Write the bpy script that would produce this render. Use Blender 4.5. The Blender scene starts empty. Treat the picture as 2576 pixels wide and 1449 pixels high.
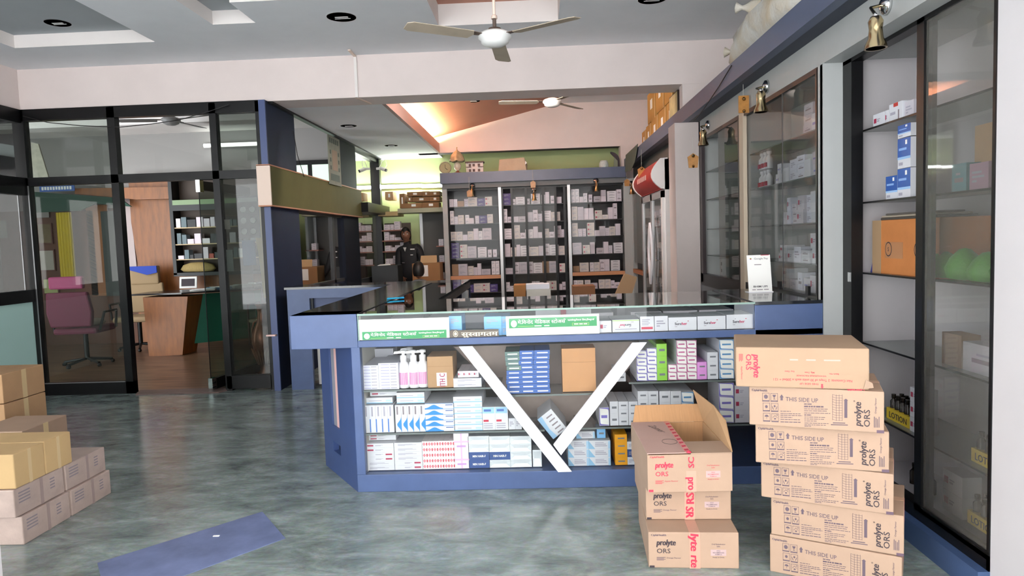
import bpy, math, random
from mathutils import Vector, Matrix
S = bpy.context.scene
COL = S.collection
R = random.Random(7)
# ------------------------------------------------------------ camera
F = 1740.0; EYE = Vector((0, 0, 1.4))
YAW, PIT, ROL = -0.0355412, -0.06905883, -0.03369897
_f = Vector((math.sin(YAW)*math.cos(PIT), math.cos(YAW)*math.cos(PIT), math.sin(PIT)))
_r = Vector((math.cos(YAW), -math.sin(YAW), 0)); _u = _r.cross(_f)
CR = _r*math.cos(ROL)+_u*math.sin(ROL); CU = -_r*math.sin(ROL)+_u*math.cos(ROL); CF = _f
cd = bpy.data.cameras.new('camera'); co = bpy.data.objects.new('camera', cd); COL.objects.link(co)
cd.sensor_width = 36; cd.lens = F/2576*36; cd.clip_start = 0.05; cd.clip_end = 200
co.matrix_world = Matrix(((CR.x, CU.x, -CF.x, EYE.x), (CR.y, CU.y, -CF.y, EYE.y), (CR.z, CU.z, -CF.z, EYE.z), (0, 0, 0, 1)))
S.camera = co
def P(x, y, X=None, Y=None, Z=None):
    """measured point: where the sight line through photo pixel (x, y) meets a real plane of the shop"""
    d = CF*F+CR*(x-1288)-CU*(y-724.5)
    t = (X/d.x) if X is not None else (Y/d.y) if Y is not None else ((Z-1.4)/d.z)
    return EYE+d*t
# ------------------------------------------------------------ world and exposure
w = bpy.data.worlds.new('sky'); S.world = w; w.use_nodes = True
bg = w.node_tree.nodes['Background']; bg.inputs[0].default_value = (0.88, 0.95, 1.0, 1); bg.inputs[1].default_value = 4.5
sd = bpy.data.lights.new('sun', 'SUN'); sd.energy = 21.0; sd.angle = .02; sd.color = (1, 1, 1); so = bpy.data.objects.new('sun', sd); COL.objects.link(so)
so.rotation_euler = (math.radians(-28), 0, math.radians(15))      # high sun from behind the shop: lights the street and the fronts opposite
S.view_settings.view_transform = 'Standard'; S.view_settings.look = 'None'
S.view_settings.exposure = 0.8; S.view_settings.gamma = 1; S.view_settings.use_curve_mapping = False

def lin(h):
    h = h.lstrip('#'); c = [int(h[i:i+2], 16)/255 for i in (0, 2, 4)]
    return tuple((v/12.92 if v <= .04045 else ((v+.055)/1.055)**2.4) for v in c)+(1,)
_m = {}
def mat(h, rough=.6, metal=0., noise=0., scale=8., bump=0., spec=.5, emit=None, estr=0., coat=0., name=None, stretch=None, col2=None):
    k = (h, rough, metal, noise, scale, bump, spec, emit, estr, coat, stretch, col2)
    if k in _m: return _m[k]
    m = bpy.data.materials.new(name or ('paint_'+h.strip('#'))); m.use_nodes = True
    nt = m.node_tree; b = nt.nodes['Principled BSDF']
    b.inputs['Base Color'].default_value = lin(h); b.inputs['Roughness'].default_value = rough
    b.inputs['Metallic'].default_value = metal; b.inputs['Specular IOR Level'].default_value = spec
    b.inputs['Coat Weight'].default_value = coat
    if emit:
        b.inputs['Emission Color'].default_value = lin(emit); b.inputs['Emission Strength'].default_value = estr
    if noise or bump:
        tc = nt.nodes.new('ShaderNodeTexCoord'); mp = nt.nodes.new('ShaderNodeMapping'); nz = nt.nodes.new('ShaderNodeTexNoise')
        if stretch: mp.inputs['Scale'].default_value = stretch
        nt.links.new(tc.outputs['Object'], mp.inputs['Vector']); nt.links.new(mp.outputs['Vector'], nz.inputs['Vector'])
        nz.inputs['Scale'].default_value = scale; nz.inputs['Detail'].default_value = 5; nz.inputs['Roughness'].default_value = .6
        if noise:
            cr = nt.nodes.new('ShaderNodeValToRGB'); c = lin(h); c2 = lin(col2) if col2 else None
            cr.color_ramp.elements[0].position = .32; cr.color_ramp.elements[1].position = .68
            cr.color_ramp.elements[0].color = tuple(v*(1-noise) for v in c[:3])+(1,)
            cr.color_ramp.elements[1].color = c2 or tuple(min(1, v*(1+noise*.5)) for v in c[:3])+(1,)
            nt.links.new(nz.outputs['Fac'], cr.inputs['Fac']); nt.links.new(cr.outputs['Color'], b.inputs['Base Color'])
        if bump:
            bp = nt.nodes.new('ShaderNodeBump'); bp.inputs['Strength'].default_value = bump; bp.inputs['Distance'].default_value = .02
            nt.links.new(nz.outputs['Fac'], bp.inputs['Height']); nt.links.new(bp.outputs['Normal'], b.inputs['Normal'])
    _m[k] = m; return m
def glass(tint, name, refl=1.0, ior=1.5, dust=0.):
    m = bpy.data.materials.new(name); m.use_nodes = True; nt = m.node_tree; nt.nodes.clear(); m['transparent'] = 1
    o = nt.nodes.new('ShaderNodeOutputMaterial'); mx = nt.nodes.new('ShaderNodeMixShader'); t = nt.nodes.new('ShaderNodeBsdfTransparent')
    g = nt.nodes.new('ShaderNodeBsdfGlossy'); fr = nt.nodes.new('ShaderNodeFresnel'); fr.inputs[0].default_value = ior
    ml = nt.nodes.new('ShaderNodeMath'); ml.operation = 'MULTIPLY'; ml.inputs[1].default_value = refl; ml.use_clamp = True
    t.inputs[0].default_value = lin(tint); g.inputs['Roughness'].default_value = .02
    nt.links.new(fr.outputs[0], ml.inputs[0]); nt.links.new(ml.outputs[0], mx.inputs[0]); nt.links.new(t.outputs[0], mx.inputs[1])
    nt.links.new(g.outputs[0], mx.inputs[2]); nt.links.new(mx.outputs[0], o.inputs[0])
    if dust:                                                   # a thin film of dust on the pane
        df = nt.nodes.new('ShaderNodeBsdfDiffuse'); df.inputs[0].default_value = lin('#c8c4ba'); m2 = nt.nodes.new('ShaderNodeMixShader'); m2.inputs[0].default_value = dust
        nt.links.new(mx.outputs[0], m2.inputs[1]); nt.links.new(df.outputs[0], m2.inputs[2]); nt.links.new(m2.outputs[0], o.inputs[0])
    return m
GLASS = glass('#f9fbfa', 'clear_glass', .6); GLASSD = glass('#929a95', 'tinted_glass', 1.0, 1.5, .02); GLASSV = glass('#f4f6f5', 'dusty_glass', 1.0, 1.45, .14); GLASSR = glass('#fafcfb', 'reflective_glass', .9, 1.36, .05)
GLASSX = glass('#6c726f', 'dark_glass', 1.6)
FILM = glass('#e4e6e8', 'clear_film', 1.0)
# ------------------------------------------------------------ mesh builder
_tx = {}
def text_geo(s, bold=0.0):
    k = (s, bold)
    if k in _tx: return _tx[k]
    c = bpy.data.curves.new('lettering', 'FONT'); c.body = s; c.size = 1; c.resolution_u = 2; c.offset = bold
    o = bpy.data.objects.new('lettering', c); me = bpy.data.meshes.new_from_object(o)
    v = [(p.co.x, p.co.y) for p in me.vertices]; f = [tuple(p.vertices) for p in me.polygons]
    bpy.data.objects.remove(o); bpy.data.curves.remove(c); bpy.data.meshes.remove(me)
    wd = (max(p[0] for p in v) if v else .3)
    _tx[k] = (v, f, wd); return _tx[k]
def clip_x(v, f, lim):
    nv = []; nf = []
    for t in f:
        pts = [v[i] for i in t]; out = []
        for i in range(len(pts)):
            a, b = pts[i-1], pts[i]
            if (a[0] <= lim) != (b[0] <= lim):
                k = (lim-a[0])/(b[0]-a[0]); out.append((lim, a[1]+k*(b[1]-a[1])))
            if b[0] <= lim: out.append(b)
        if len(out) > 2: nf.append(tuple(range(len(nv), len(nv)+len(out)))); nv += out
    return nv, nf
def deva(tokens, bold=.012):
    """lay out Devanagari clusters; ~ marks a half form, ^ a reph"""
    x = 0; V = []; Fc = []
    for t in tokens:
        if t == ' ': x += .3; continue
        half = t.endswith('~'); reph = t.endswith('^'); t = t.rstrip('~^')
        v, f, wd = text_geo(t, bold)
        if half: v, f = clip_x(v, f, wd*.66); wd *= .62
        b = len(V); V += [(p[0]+x, p[1]) for p in v]; Fc += [tuple(i+b for i in q) for q in f]
        if reph:
            b = len(V); cx = x+wd-.12; n = 7
            for i in range(n):
                a = math.pi*(.15+.9*i/(n-1))
                for r in (.15, .21): V.append((cx-r*math.cos(a)*.8, .66+r*math.sin(a)*.9))
            Fc += [(b+2*i, b+2*i+1, b+2*i+3, b+2*i+2) for i in range(n-1)]
        x += wd-.01
    return V, Fc, x
SIGN1 = ['मे', '.', 'िव', 'नो', 'द', ' ', 'मे', 'िड', 'क', 'ल', ' ', 'स~', 'टो', 'अ', 'स^']
SIGN2 = ['फा', 'मा^', 'स~', 'यु', 'टी', 'क', 'ल', ' ', 'िड', 'स~', 'ट्री', 'ब~', 'यु', 'ट', 'स^']
SIGN3 = ['सु', 'स~', 'वा', 'ग', 'त', 'म']
class MB:
    def __init__(s, M=None): s.v = []; s.f = []; s.mi = []; s.ms = []; s.M = M; s.sm = []
    def _m(s, m):
        if m not in s.ms: s.ms.append(m)
        return s.ms.index(m)
    def add(s, vs, fs, m, smooth=False):
        b = len(s.v); vs = [Vector(p) for p in vs]
        if s.M is not None: vs = [s.M @ p for p in vs]
        s.v += vs; k = s._m(m)
        for f in fs: s.f.append(tuple(i+b for i in f)); s.mi.append(k); s.sm.append(smooth)
        return s
    def box(s, a, b, m, tops=None):
        x0, y0, z0 = [min(p, q) for p, q in zip(a, b)]; x1, y1, z1 = [max(p, q) for p, q in zip(a, b)]
        if m.name.endswith('_glass') and 'transparent' in m.keys():      # a sheet of glass: one refracting sheet at its middle plane
            d = (x1-x0, y1-y0, z1-z0); k = d.index(min(d)); c = [(x0+x1)/2, (y0+y1)/2, (z0+z1)/2]
            if k == 0: return s.quad([(c[0], y0, z0), (c[0], y0, z1), (c[0], y1, z1), (c[0], y1, z0)], m)
            if k == 1: return s.quad([(x0, c[1], z0), (x1, c[1], z0), (x1, c[1], z1), (x0, c[1], z1)], m)
            return s.quad([(x0, y0, c[2]), (x1, y0, c[2]), (x1, y1, c[2]), (x0, y1, c[2])], m)
        return s.add([(x0, y0, z0), (x1, y0, z0), (x1, y1, z0), (x0, y1, z0), (x0, y0, z1), (x1, y0, z1), (x1, y1, z1), (x0, y1, z1)],
                     [(0, 3, 2, 1), (4, 5, 6, 7), (0, 1, 5, 4), (1, 2, 6, 5), (2, 3, 7, 6), (3, 0, 4, 7)], m)
    def quad(s, pts, m): return s.add(pts, [tuple(range(len(pts)))], m)
    def prism(s, pts, z0, z1, m):
        """XY outline extruded in z"""
        n = len(pts); ar = sum(pts[i-1][0]*pts[i][1]-pts[i][0]*pts[i-1][1] for i in range(n))
        if ar < 0: pts = pts[::-1]
        return s.add([(p[0], p[1], z0) for p in pts]+[(p[0], p[1], z1) for p in pts],
                     [tuple(range(n))[::-1], tuple(range(n, 2*n))]+[(i, (i+1) % n, (i+1) % n+n, i+n) for i in range(n)], m)
    def slab(s, pts, d, m):
        """planar 3-D outline given thickness vector d"""
        n = len(pts); pts = [Vector(p) for p in pts]; d = Vector(d)
        return s.add(pts+[p+d for p in pts], [tuple(range(n))[::-1], tuple(range(n, 2*n))]+[(i, (i+1) % n, (i+1) % n+n, i+n) for i in range(n)], m)
    def tube(s, a, b, r, m, n=10, r2=None, smooth=True):
        a = Vector(a); b = Vector(b); d = (b-a).normalized(); x = d.orthogonal().normalized(); y = d.cross(x); r2 = r if r2 is None else r2
        vs = [c+(x*math.cos(t)+y*math.sin(t))*q for c, q in ((a, r), (b, r2)) for t in [2*math.pi*i/n for i in range(n)]]
        s.add(vs, [(i, (i+1) % n, (i+1) % n+n, i+n) for i in range(n)], m, smooth)
        s.add(vs, [tuple(range(n))[::-1], tuple(range(n, 2*n))], m); return s
    def path(s, pts, r, m, n=6):
        for i in range(len(pts)-1): s.tube(pts[i], pts[i+1], r, m, n)
        return s
    def lathe(s, prof, m, c=(0, 0, 0), n=20, axis=None):
        c = Vector(c); vs = []; k = len(prof); Q = Vector((0, 0, 1)).rotation_difference(Vector(axis)).to_matrix() if axis is not None else None
        for i in range(n):
            t = 2*math.pi*i/n
            for r, z in prof:
                p = Vector((r*math.cos(t), r*math.sin(t), z)); vs.append(c+(Q @ p if Q else p))
        fs = [(i*k+j, ((i+1) % n)*k+j, ((i+1) % n)*k+j+1, i*k+j+1) for i in range(n) for j in range(k-1)]
        s.add(vs, fs, m, True)
        if prof[0][0] > 1e-4: s.add([vs[i*k] for i in range(n)], [tuple(range(n))[::-1]], m)
        if prof[-1][0] > 1e-4: s.add([vs[i*k+k-1] for i in range(n)], [tuple(range(n))], m)
        return s
    def flat(s, V, Fc, o, rt, up, sx, sy, m, shear=0):
        o = Vector(o); rt = Vector(rt).normalized(); up = Vector(up).normalized()
        return s.add([o+rt*((p[0]+shear*p[1])*sx)+up*(p[1]*sy) for p in V], Fc, m)
    def text(s, t, o, rt, up, h, m, w=None, bold=.012, shear=0., anchor=0.):
        b_ = bold if bold >= .02 else 0; bb_ = .006 if b_ or bold < .006 else bold
        V, Fc, wd = text_geo(t, bb_) if isinstance(t, str) else deva(t, bb_)
        sy = h/.72; sx = (w/wd) if w else sy; rt = Vector(rt).normalized(); n = rt.cross(Vector(up).normalized())
        o = Vector(o)-rt*(wd*sx*anchor)
        for i, k in enumerate((0, -1, 1) if b_ else (0,)): s.flat(V, Fc, o+rt*(k*b_*sx)+n*(.00015*i), rt, up, sx, sy, m, shear)
        return s
    def build(s, name, parent=None, loc=None, rz=0, bevel=0., mesh_only=False, solid=0):
        me = bpy.data.meshes.new(name); o0 = Vector(loc) if loc is not None else Vector((0, 0, 0))
        me.from_pydata([tuple(p) for p in s.v], [], s.f)
        for m in s.ms: me.materials.append(m)
        me.polygons.foreach_set('material_index', s.mi); me.polygons.foreach_set('use_smooth', s.sm); me.update()
        if mesh_only: return me
        return link(name, me, parent, o0, rz, bevel)
def link(name, me, parent=None, loc=(0, 0, 0), rz=0, bevel=0.):
    o = bpy.data.objects.new(name, me); COL.objects.link(o); o.location = loc; o.rotation_euler = (0, 0, rz)
    if parent: o.parent = parent
    if bevel:
        b = o.modifiers.new('bevel', 'BEVEL'); b.width = bevel; b.segments = 2; b.limit_method = 'ANGLE'
    return o
def tag(o, label, cat, group=None, kind=None):
    o['label'] = label; o['category'] = cat
    if group: o['group'] = group
    if kind: o['kind'] = kind
    return o
def thing(name, label, cat, loc=(0, 0, 0), group=None, rz=0):
    o = bpy.data.objects.new(name, None); COL.objects.link(o); o.location = loc; o.rotation_euler = (0, 0, rz); o.empty_display_size = .05
    return tag(o, label, cat, group)
def struct(o, label=None):
    o['kind'] = 'structure'
    if label: o['label'] = label; o['category'] = o.name.split('_')[0].split('.')[0]
    return o
def rebase(mb, p):
    """shift builder coordinates so that p becomes the local origin"""
    p = Vector(p); mb.v = [v-p for v in mb.v]; return mb
X3 = (1, 0, 0); Z3 = (0, 0, 1); Y3 = (0, 1, 0); NY = (0, -1, 0)
# ------------------------------------------------------------ shared materials
PINK = mat('#e3d5d1', .75, noise=.06, scale=1.5, name='pinkish_wall_paint')
CEIL = mat('#ebedf1', .8, noise=.04, scale=2, name='grey_ceiling_paint')
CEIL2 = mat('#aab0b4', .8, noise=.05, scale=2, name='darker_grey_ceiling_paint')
WHT = mat('#e9e2df', .7, noise=.03, scale=3, name='white_paint')
PEACH = mat('#c9917e', .75, noise=.05, scale=2, name='peach_paint')
GREEN = mat('#b9c48f', .8, noise=.05, scale=2, name='pale_green_paint')
BLUE = mat('#495c86', .38, noise=.12, scale=5, name='blue_laminate')
NAVY = mat('#202a44', .6, spec=.3, noise=.1, scale=5, name='navy_laminate')
BLK = mat('#0e0e10', .35, spec=.3, name='black_aluminium'); DKG = mat('#3b3d40', .5, name='dark_grey_panel')
ALU = mat('#b9b9ba', .35, metal=.6, name='silver_aluminium'); GREYL = mat('#a5a7a6', .5, noise=.05, scale=4, name='grey_laminate')
OLIVE = mat('#6b6842', .75, spec=.2, noise=.08, scale=3, name='olive_laminate'); CREAM = mat('#e6cfc0', .6, name='cream_edging')
CHROME = mat('#d8d8d8', .12, metal=1, name='chrome'); BRASS = mat('#c9b48c', .18, metal=1, name='pale_brass')
TUBE = mat('#ffffff', .3, emit='#f4fff8', estr=50, name='lit_tube'); FILL_TUBE = mat('#ffffff', .3, emit='#fff6ec', estr=150, name='added_fill_tube')
WARMT = mat('#ffffff', .3, emit='#ffe2b4', estr=170, name='warm_lit_tube')
CARD = mat('#b8926c', .8, noise=.08, scale=6, bump=.08, name='cardboard'); CARDP = mat('#aa8e79', .8, noise=.06, scale=5, bump=.1, name='pinkish_cardboard')
CARDB = mat('#9a7048', .8, noise=.1, scale=5, name='brown_cardboard'); CARDI = mat('#b98c62', .85, noise=.08, scale=9, bump=.15, stretch=(14, 1, 1), name='cardboard_inside')
WOOD = mat('#8c5220', .45, noise=.3, scale=3, stretch=(6, 6, 1), name='orange_wood')
PAPER = mat('#f2f0ec', .8, name='paper'); INK = mat('#3a3036', .7, name='dark_ink'); RED = mat('#c2304a', .6, name='red_ink')
GREYINK = mat('#8d8288', .7, name='grey_ink'); TXTG = mat('#a9a5b4', .7, name='pale_grey_print')
# ============================================================ SETTING
def floor_mat():
    m = bpy.data.materials.new('polished_green_stone'); m.use_nodes = True; nt = m.node_tree; b = nt.nodes['Principled BSDF']; L = nt.links.new
    tc = nt.nodes.new('ShaderNodeTexCoord'); mp = nt.nodes.new('ShaderNodeMapping'); mp.inputs['Scale'].default_value = (.9, 2.0, 1); mp.inputs['Rotation'].default_value = (0, 0, .5)
    n1 = nt.nodes.new('ShaderNodeTexNoise'); n1.inputs['Scale'].default_value = 3.6; n1.inputs['Detail'].default_value = 12; n1.inputs['Roughness'].default_value = .72; n1.inputs['Distortion'].default_value = .5
    n2 = nt.nodes.new('ShaderNodeTexNoise'); n2.inputs['Scale'].default_value = 40; n2.inputs['Detail'].default_value = 4
    L(tc.outputs['Object'], mp.inputs[0]); L(mp.outputs[0], n1.inputs['Vector']); L(tc.outputs['Object'], n2.inputs['Vector'])
    cr = nt.nodes.new('ShaderNodeValToRGB'); e = cr.color_ramp.elements
    e[0].position = .33; e[0].color = lin('#5b6765'); e[1].position = .7; e[1].color = lin('#a2afac')
    x = cr.color_ramp.elements.new(.5); x.color = lin('#7c8a87')
    L(n1.outputs['Fac'], cr.inputs[0])
    mx = nt.nodes.new('ShaderNodeMix'); mx.data_type = 'RGBA'; mx.blend_type = 'OVERLAY'; mx.inputs[0].default_value = .25
    L(cr.outputs[0], mx.inputs[6]); L(n2.outputs['Color'], mx.inputs[7])
    hs = nt.nodes.new('ShaderNodeHueSaturation'); hs.inputs['Saturation'].default_value = .8; L(mx.outputs[2], hs.inputs['Color'])
    L(hs.outputs[0], b.inputs['Base Color'])
    b.inputs['Roughness'].default_value = .13; b.inputs['Specular IOR Level'].default_value = .6
    mr = nt.nodes.new('ShaderNodeMapRange'); mr.inputs[3].default_value = .08; mr.inputs[4].default_value = .24; L(n1.outputs['Fac'], mr.inputs[0]); L(mr.outputs[0], b.inputs['Roughness'])
    bp = nt.nodes.new('ShaderNodeBump'); bp.inputs['Strength'].default_value = .05; bp.inputs['Distance'].default_value = .01; L(n1.outputs['Fac'], bp.inputs['Height']); L(bp.outputs[0], b.inputs['Normal'])
    return m
FLOOR = floor_mat()
def wood_floor():
    m = mat('#4a3226', .3, noise=.45, scale=3, stretch=(.6, 5, 1), col2='#8a6a52', name='dark_wood_floor'); return m
struct(MB().box((-5.0, 1.2, -.1), (2.1, 12.2, 0), FLOOR).build('floor'))
struct(MB().box((-8.6, 6.78, -.099), (-5.001, 12.2, 0.0), FLOOR).box((-8.5, 6.80, 0), (-2.66, 10.9, .004), wood_floor()).build('floor'))
struct(MB().box((-16, -16, -.3), (16, 1.19, -.12), mat('#cfd0d0', .9, noise=.15, scale=1, name='street_concrete')).build('floor'), 'pale concrete street in front of the shop')
# ceiling of the front room with its three recesses
R1 = (-4.49, 3.3, -3.24, 6.03); R2 = (-2.55, 3.3, -2.2, 5.65); R2b = (-2.2, 3.3, -1.75, 5.17); R3 = (-.755, 3.3, .25, 5.95)
def in_rect(x, y, r): return r[0] < x < r[2] and r[1] < y < r[3]
xs = sorted({-5.3, 2.1} | {r[i] for r in (R1, R2, R2b, R3) for i in (0, 2)}); ys = sorted({1.2, 6.75} | {r[i] for r in (R1, R2, R2b, R3) for i in (1, 3)})
c = MB()
for i in range(len(xs)-1):
    for j in range(len(ys)-1):
        mx, my = (xs[i]+xs[i+1])/2, (ys[j]+ys[j+1])/2
        if not any(in_rect(mx, my, r) for r in (R1, R2, R2b, R3)):
            c.quad([(xs[i], ys[j], 3.22), (xs[i], ys[j+1], 3.22), (xs[i+1], ys[j+1], 3.22), (xs[i+1], ys[j], 3.22)], CEIL)
def recess(poly, h, top):
    n = len(poly)
    for i in range(n):
        a, b = poly[i], poly[(i+1) % n]
        c.quad([(a[0], a[1], 3.22), (b[0], b[1], 3.22), (b[0], b[1], h), (a[0], a[1], h)], WHT)
    c.quad([(p[0], p[1], h) for p in poly], top)
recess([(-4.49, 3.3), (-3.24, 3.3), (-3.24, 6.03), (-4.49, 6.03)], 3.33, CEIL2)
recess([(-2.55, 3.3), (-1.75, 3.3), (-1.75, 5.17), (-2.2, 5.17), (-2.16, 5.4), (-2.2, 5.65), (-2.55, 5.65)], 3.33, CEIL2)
recess([(-.755, 3.3), (.25, 3.3), (.25, 5.95), (-.755, 5.95)], 3.40, PEACH)
c.box((-8.8, 1.0, 3.72), (2.3, 12.3, 3.8), CEIL)
struct(c.build('ceiling'))
# beam across the shop, soffit and tray of the rear room
struct(MB().box((-5.3, 6.72, 2.82), (2.1, 7.09, 3.72), PINK).build('trim_1'), 'wide pinkish beam across the shop above the glass partition')
struct(MB().box((-5.3, 1.2, 2.82), (-5.0, 6.72, 3.72), PINK).build('trim_2'), 'short pinkish beam running forward along the left wall')
struct(MB().box((-2.56, 7.09, 2.82), (-1.82, 11.8, 3.0), CEIL).box((-1.82, 7.09, 2.82), (-1.51, 11.07, 2.84), CEIL).box((-1.82, 11.07, 2.82), (-1.51, 11.8, 3.0), CEIL).box((-2.56, 6.73, 2.8), (-2.50, 11.5, 2.82), BLK).build('ceiling'))
LIP = mat('#a98d86', .7, name='brownish_lip_paint')
struct(MB().box((-1.51, 7.09, 2.82), (-1.47, 11.07, 2.97), LIP).build('trim_3'), 'lip of the ceiling tray that hides the warm cove light')
struct(MB().slab([(-1.80, 7.09, 3.0), (.42, 7.09, 3.52), (.42, 11.07, 3.52), (-1.80, 11.07, 3.0)], (0, 0, .03), PEACH)
       .box((.40, 7.09, 3.52), (2.1, 11.07, 3.56), CEIL).box((-1.82, 7.09, 2.9), (-1.79, 11.07, 3.1), WHT).build('ceiling'))
struct(MB().box((-1.82, 11.07, 2.82), (2.1, 11.27, 3.72), PINK).box((-1.5, 11.075, 2.815), (1.38, 11.27, 2.82), mat('#5b5658', .8)).build('trim_4'), 'pink beam at the far end above the green wall')
struct(MB().box((1.38, 11.0, 0), (2.1, 11.27, 2.82), PINK).build('trim_5'), 'pinkish pier at the far right corner')
struct(MB().box((1.44, 6.725, 0), (2.1, 6.86, 2.83), PINK).box((1.335, 6.6, .0), (1.557, 6.9, 2.44), mat('#c9bcb8', .7, noise=.05, scale=3)).build('trim_6'), 'full height pinkish pier beside the drinks cooler')
struct(MB().box((2.05, 1.2, 0), (2.1, 12.2, 3.72), PINK).build('wall_right'))
struct(MB().box((1.665, 2.28, 0), (2.05, 2.57, 3.22), mat('#cbc6c7', .7, noise=.03, scale=3)).build('trim_7'), 'white front pier at the right edge')
struct(MB().box((-2.6, 2.55, 0), (P(3, 1400, Y=2.62).x, 2.62, 3.22), mat('#cbc6c7', .7)).build('trim_8'), 'white front pier at the left edge')
struct(MB().box((-8.6, 11.7, 0), (2.1, 11.8, 3.72), GREEN).build('wall_back'))
struct(MB().box((-8.7, 6.7, 0), (-8.6, 12.2, 3.72), PINK).build('wall_left'))
# lintel over the open shop front; unseen canopy added to hold back skylight
struct(MB().box((-5.3, 1.2, 2.95), (2.1, 1.35, 3.72), WHT).box((-9, -3.6, 3.0), (5, 1.2, 3.15), WHT).build('trim_9'), 'lintel over the open shop front with an added unseen canopy that cuts sky light')
# cabin behind the glass: back wall, upper wall
struct(MB().box((-8.6, 10.5, 2.1), (-2.6, 10.6, 3.72), mat('#9c9896', .8, name='cabin_wall_shade_tone')).box((-8.6, 10.5, 0), (-2.6, 10.6, 2.1), mat('#5c3622', .6, noise=.2, scale=3)).build('wall_cabin_back'))  # upper wall colour darkened to stand for the dim light in the cabin
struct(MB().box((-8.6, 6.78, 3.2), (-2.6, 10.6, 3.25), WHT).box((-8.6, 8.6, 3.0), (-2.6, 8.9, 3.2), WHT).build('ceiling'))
# ---- glass partition, front plane Y=6.72
YP = 6.72
def post(mb, x0, x1, z0, z1, m=BLK, y0=YP-.03, y1=YP+.05): mb.box((x0, y0, z0), (x1, y1, z1), m)
w1 = bpy.data.objects.new('window_1', None); COL.objects.link(w1); struct(w1, 'black framed glass partition of the doctor cabin, facing the shop front')
f = MB()
post(f, -5.03, -4.96, 0, 2.82); post(f, -4.125, -4.05, 0, 2.82); post(f, -3.115, -3.05, 0, 2.82); post(f, -2.66, -2.607, 0, 2.82)
post(f, -5.03, -2.62, 2.72, 2.83); post(f, -5.0, -2.62, 2.09, 2.17); post(f, -5.0, -4.05, 0, .12); post(f, -3.1, -2.65, .02, .15)
f.build('frame', w1)
SILV = mat('#8e8e90', .3, metal=.7)
MB().box((-4.965, YP-.035, .12), (-4.955, YP-.03, 2.09), SILV).box((-4.95, YP-.035, .118), (-4.13, YP-.03, .128), SILV).build('bead', w1)
for n, (a, b, z0, z1) in enumerate([(-4.96, -4.125, .12, 2.09), (-4.96, -4.125, 2.17, 2.72), (-4.05, -3.115, 2.17, 2.72), (-3.05, -2.66, .15, 2.09), (-3.05, -2.66, 2.17, 2.72)]):
    MB().box((a, YP+.005, z0), (b, YP+.011, z1), GLASSD if n not in (2,) else GLASS).build('pane', w1)
w2 = bpy.data.objects.new('window_2', None); COL.objects.link(w2); struct(w2, 'side glazing at the far left with frosted lower panel')
f = MB()
for y0, y1 in ((5.5, 5.56), (4.2, 4.26)): f.box((-5.05, y0, 0), (-4.98, y1, 2.82), BLK)
for z0, z1 in ((0, .17), (.95, 1.07), (2.0, 2.17), (2.70, 2.83)): f.box((-5.05, 3.0, z0), (-4.98, YP, z1), BLK)
f.build('frame', w2)
MB().box((-5.02, 3.0, 1.07), (-5.012, YP-.03, 2.0), GLASSR).box((-5.02, 3.0, 2.17), (-5.012, YP-.03, 2.7), GLASSD).build('pane', w2)
MB().box((-5.02, 3.0, .17), (-5.012, YP-.03, .95), mat('#bfe2dc', .35, name='frosted_glass')).build('frosted_panel', w2)
struct(MB().box((-5.6, 1.2, 0), (-5.3, 6.7, 3.72), mat('#8a8a80', .8, noise=.1, scale=3)).build('wall_side'))
# open glass door, swung into the cabin
d1 = bpy.data.objects.new('door_1', None); COL.objects.link(d1); d1.location = (-3.265, 6.70, 0); d1.rotation_euler = (0, 0, math.radians(84)); struct(d1, 'frameless glass door of the cabin standing open')
MB().box((0, -.006, .1), (.95, .006, 2.06), glass('#b4c0b8', 'green_glass', .9)).build('pane', d1)
MB().box((.05, -.02, 0.01), (.95, .02, .12), BLK).box((.05, -.02, 1.99), (.95, .02, 2.08), BLK).build('rail', d1)
MB().box((-.015, -.022, 0.0), (.06, .022, .13), CHROME).box((-.012, -.024, .03), (.05, .024, .045), BLK).box((-.012, -.024, .075), (.05, .024, .09), BLK).build('pivot_fitting', d1)
MB().box((-.015, -.022, 1.97), (.05, .022, 2.09), CHROME).build('pivot_fitting', d1)
MB().box((-.002, -.004, .12), (.002, .004, 1.98), BLK).build('edge_strip', d1)
struct(MB().prism([(-3.98, 6.6), (-3.15, 6.6), (-3.05, 6.8), (-4.05, 6.8)], 0.0, .012, mat('#6d5a55', .5, noise=.2, scale=5)).build('trim_10'), 'reddish stone door sill of the cabin')
# ---- side wall of the cabin along X=-2.6: columns, window, olive band
struct(MB().box((-2.604, 6.65, 0), (-2.545, 7.45, 2.82), NAVY).box((-2.606, 6.64, 0), (-2.543, 6.66, 2.82), mat('#42507c', .4)).build('trim_11'), 'navy column at the corner of the cabin')
struct(MB().box((-2.63, 9.22, 0), (-2.55, 10.0, 2.82), mat('#161b28', .7, spec=.2)).build('trim_12'), 'second dark navy column behind the poster')
o = MB().box((-2.62, 6.56, 1.81), (-2.50, 10.04, 2.19), OLIVE).box((-2.625, 6.55, 1.81), (-2.495, 6.565, 2.19), CREAM).box((-2.625, 6.55, 2.185), (-2.495, 10.04, 2.197), mat('#c98e70', .6)).box((-2.625, 6.55, 1.80), (-2.495, 10.04, 1.812), mat('#c98e70', .6))
struct(o.build('trim_13'), 'olive band with pale front edge running back from the cabin corner')
struct(MB().box((-2.645, 6.6, .545), (-2.555, 6.63, .56), mat('#f0c8c0', .5)).box((-2.556, 6.63, .545), (-2.55, 7.2, .56), mat('#6a5040', .5)).build('trim_14'), 'thin pink strip around the cabin corner column')
struct(MB().box((-2.62, 7.45, 0), (-2.57, 9.22, .93), NAVY).build('wall_cabin_side'))
w3 = bpy.data.objects.new('window_3', None); COL.objects.link(w3); struct(w3, 'dark window under the olive band')
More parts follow.
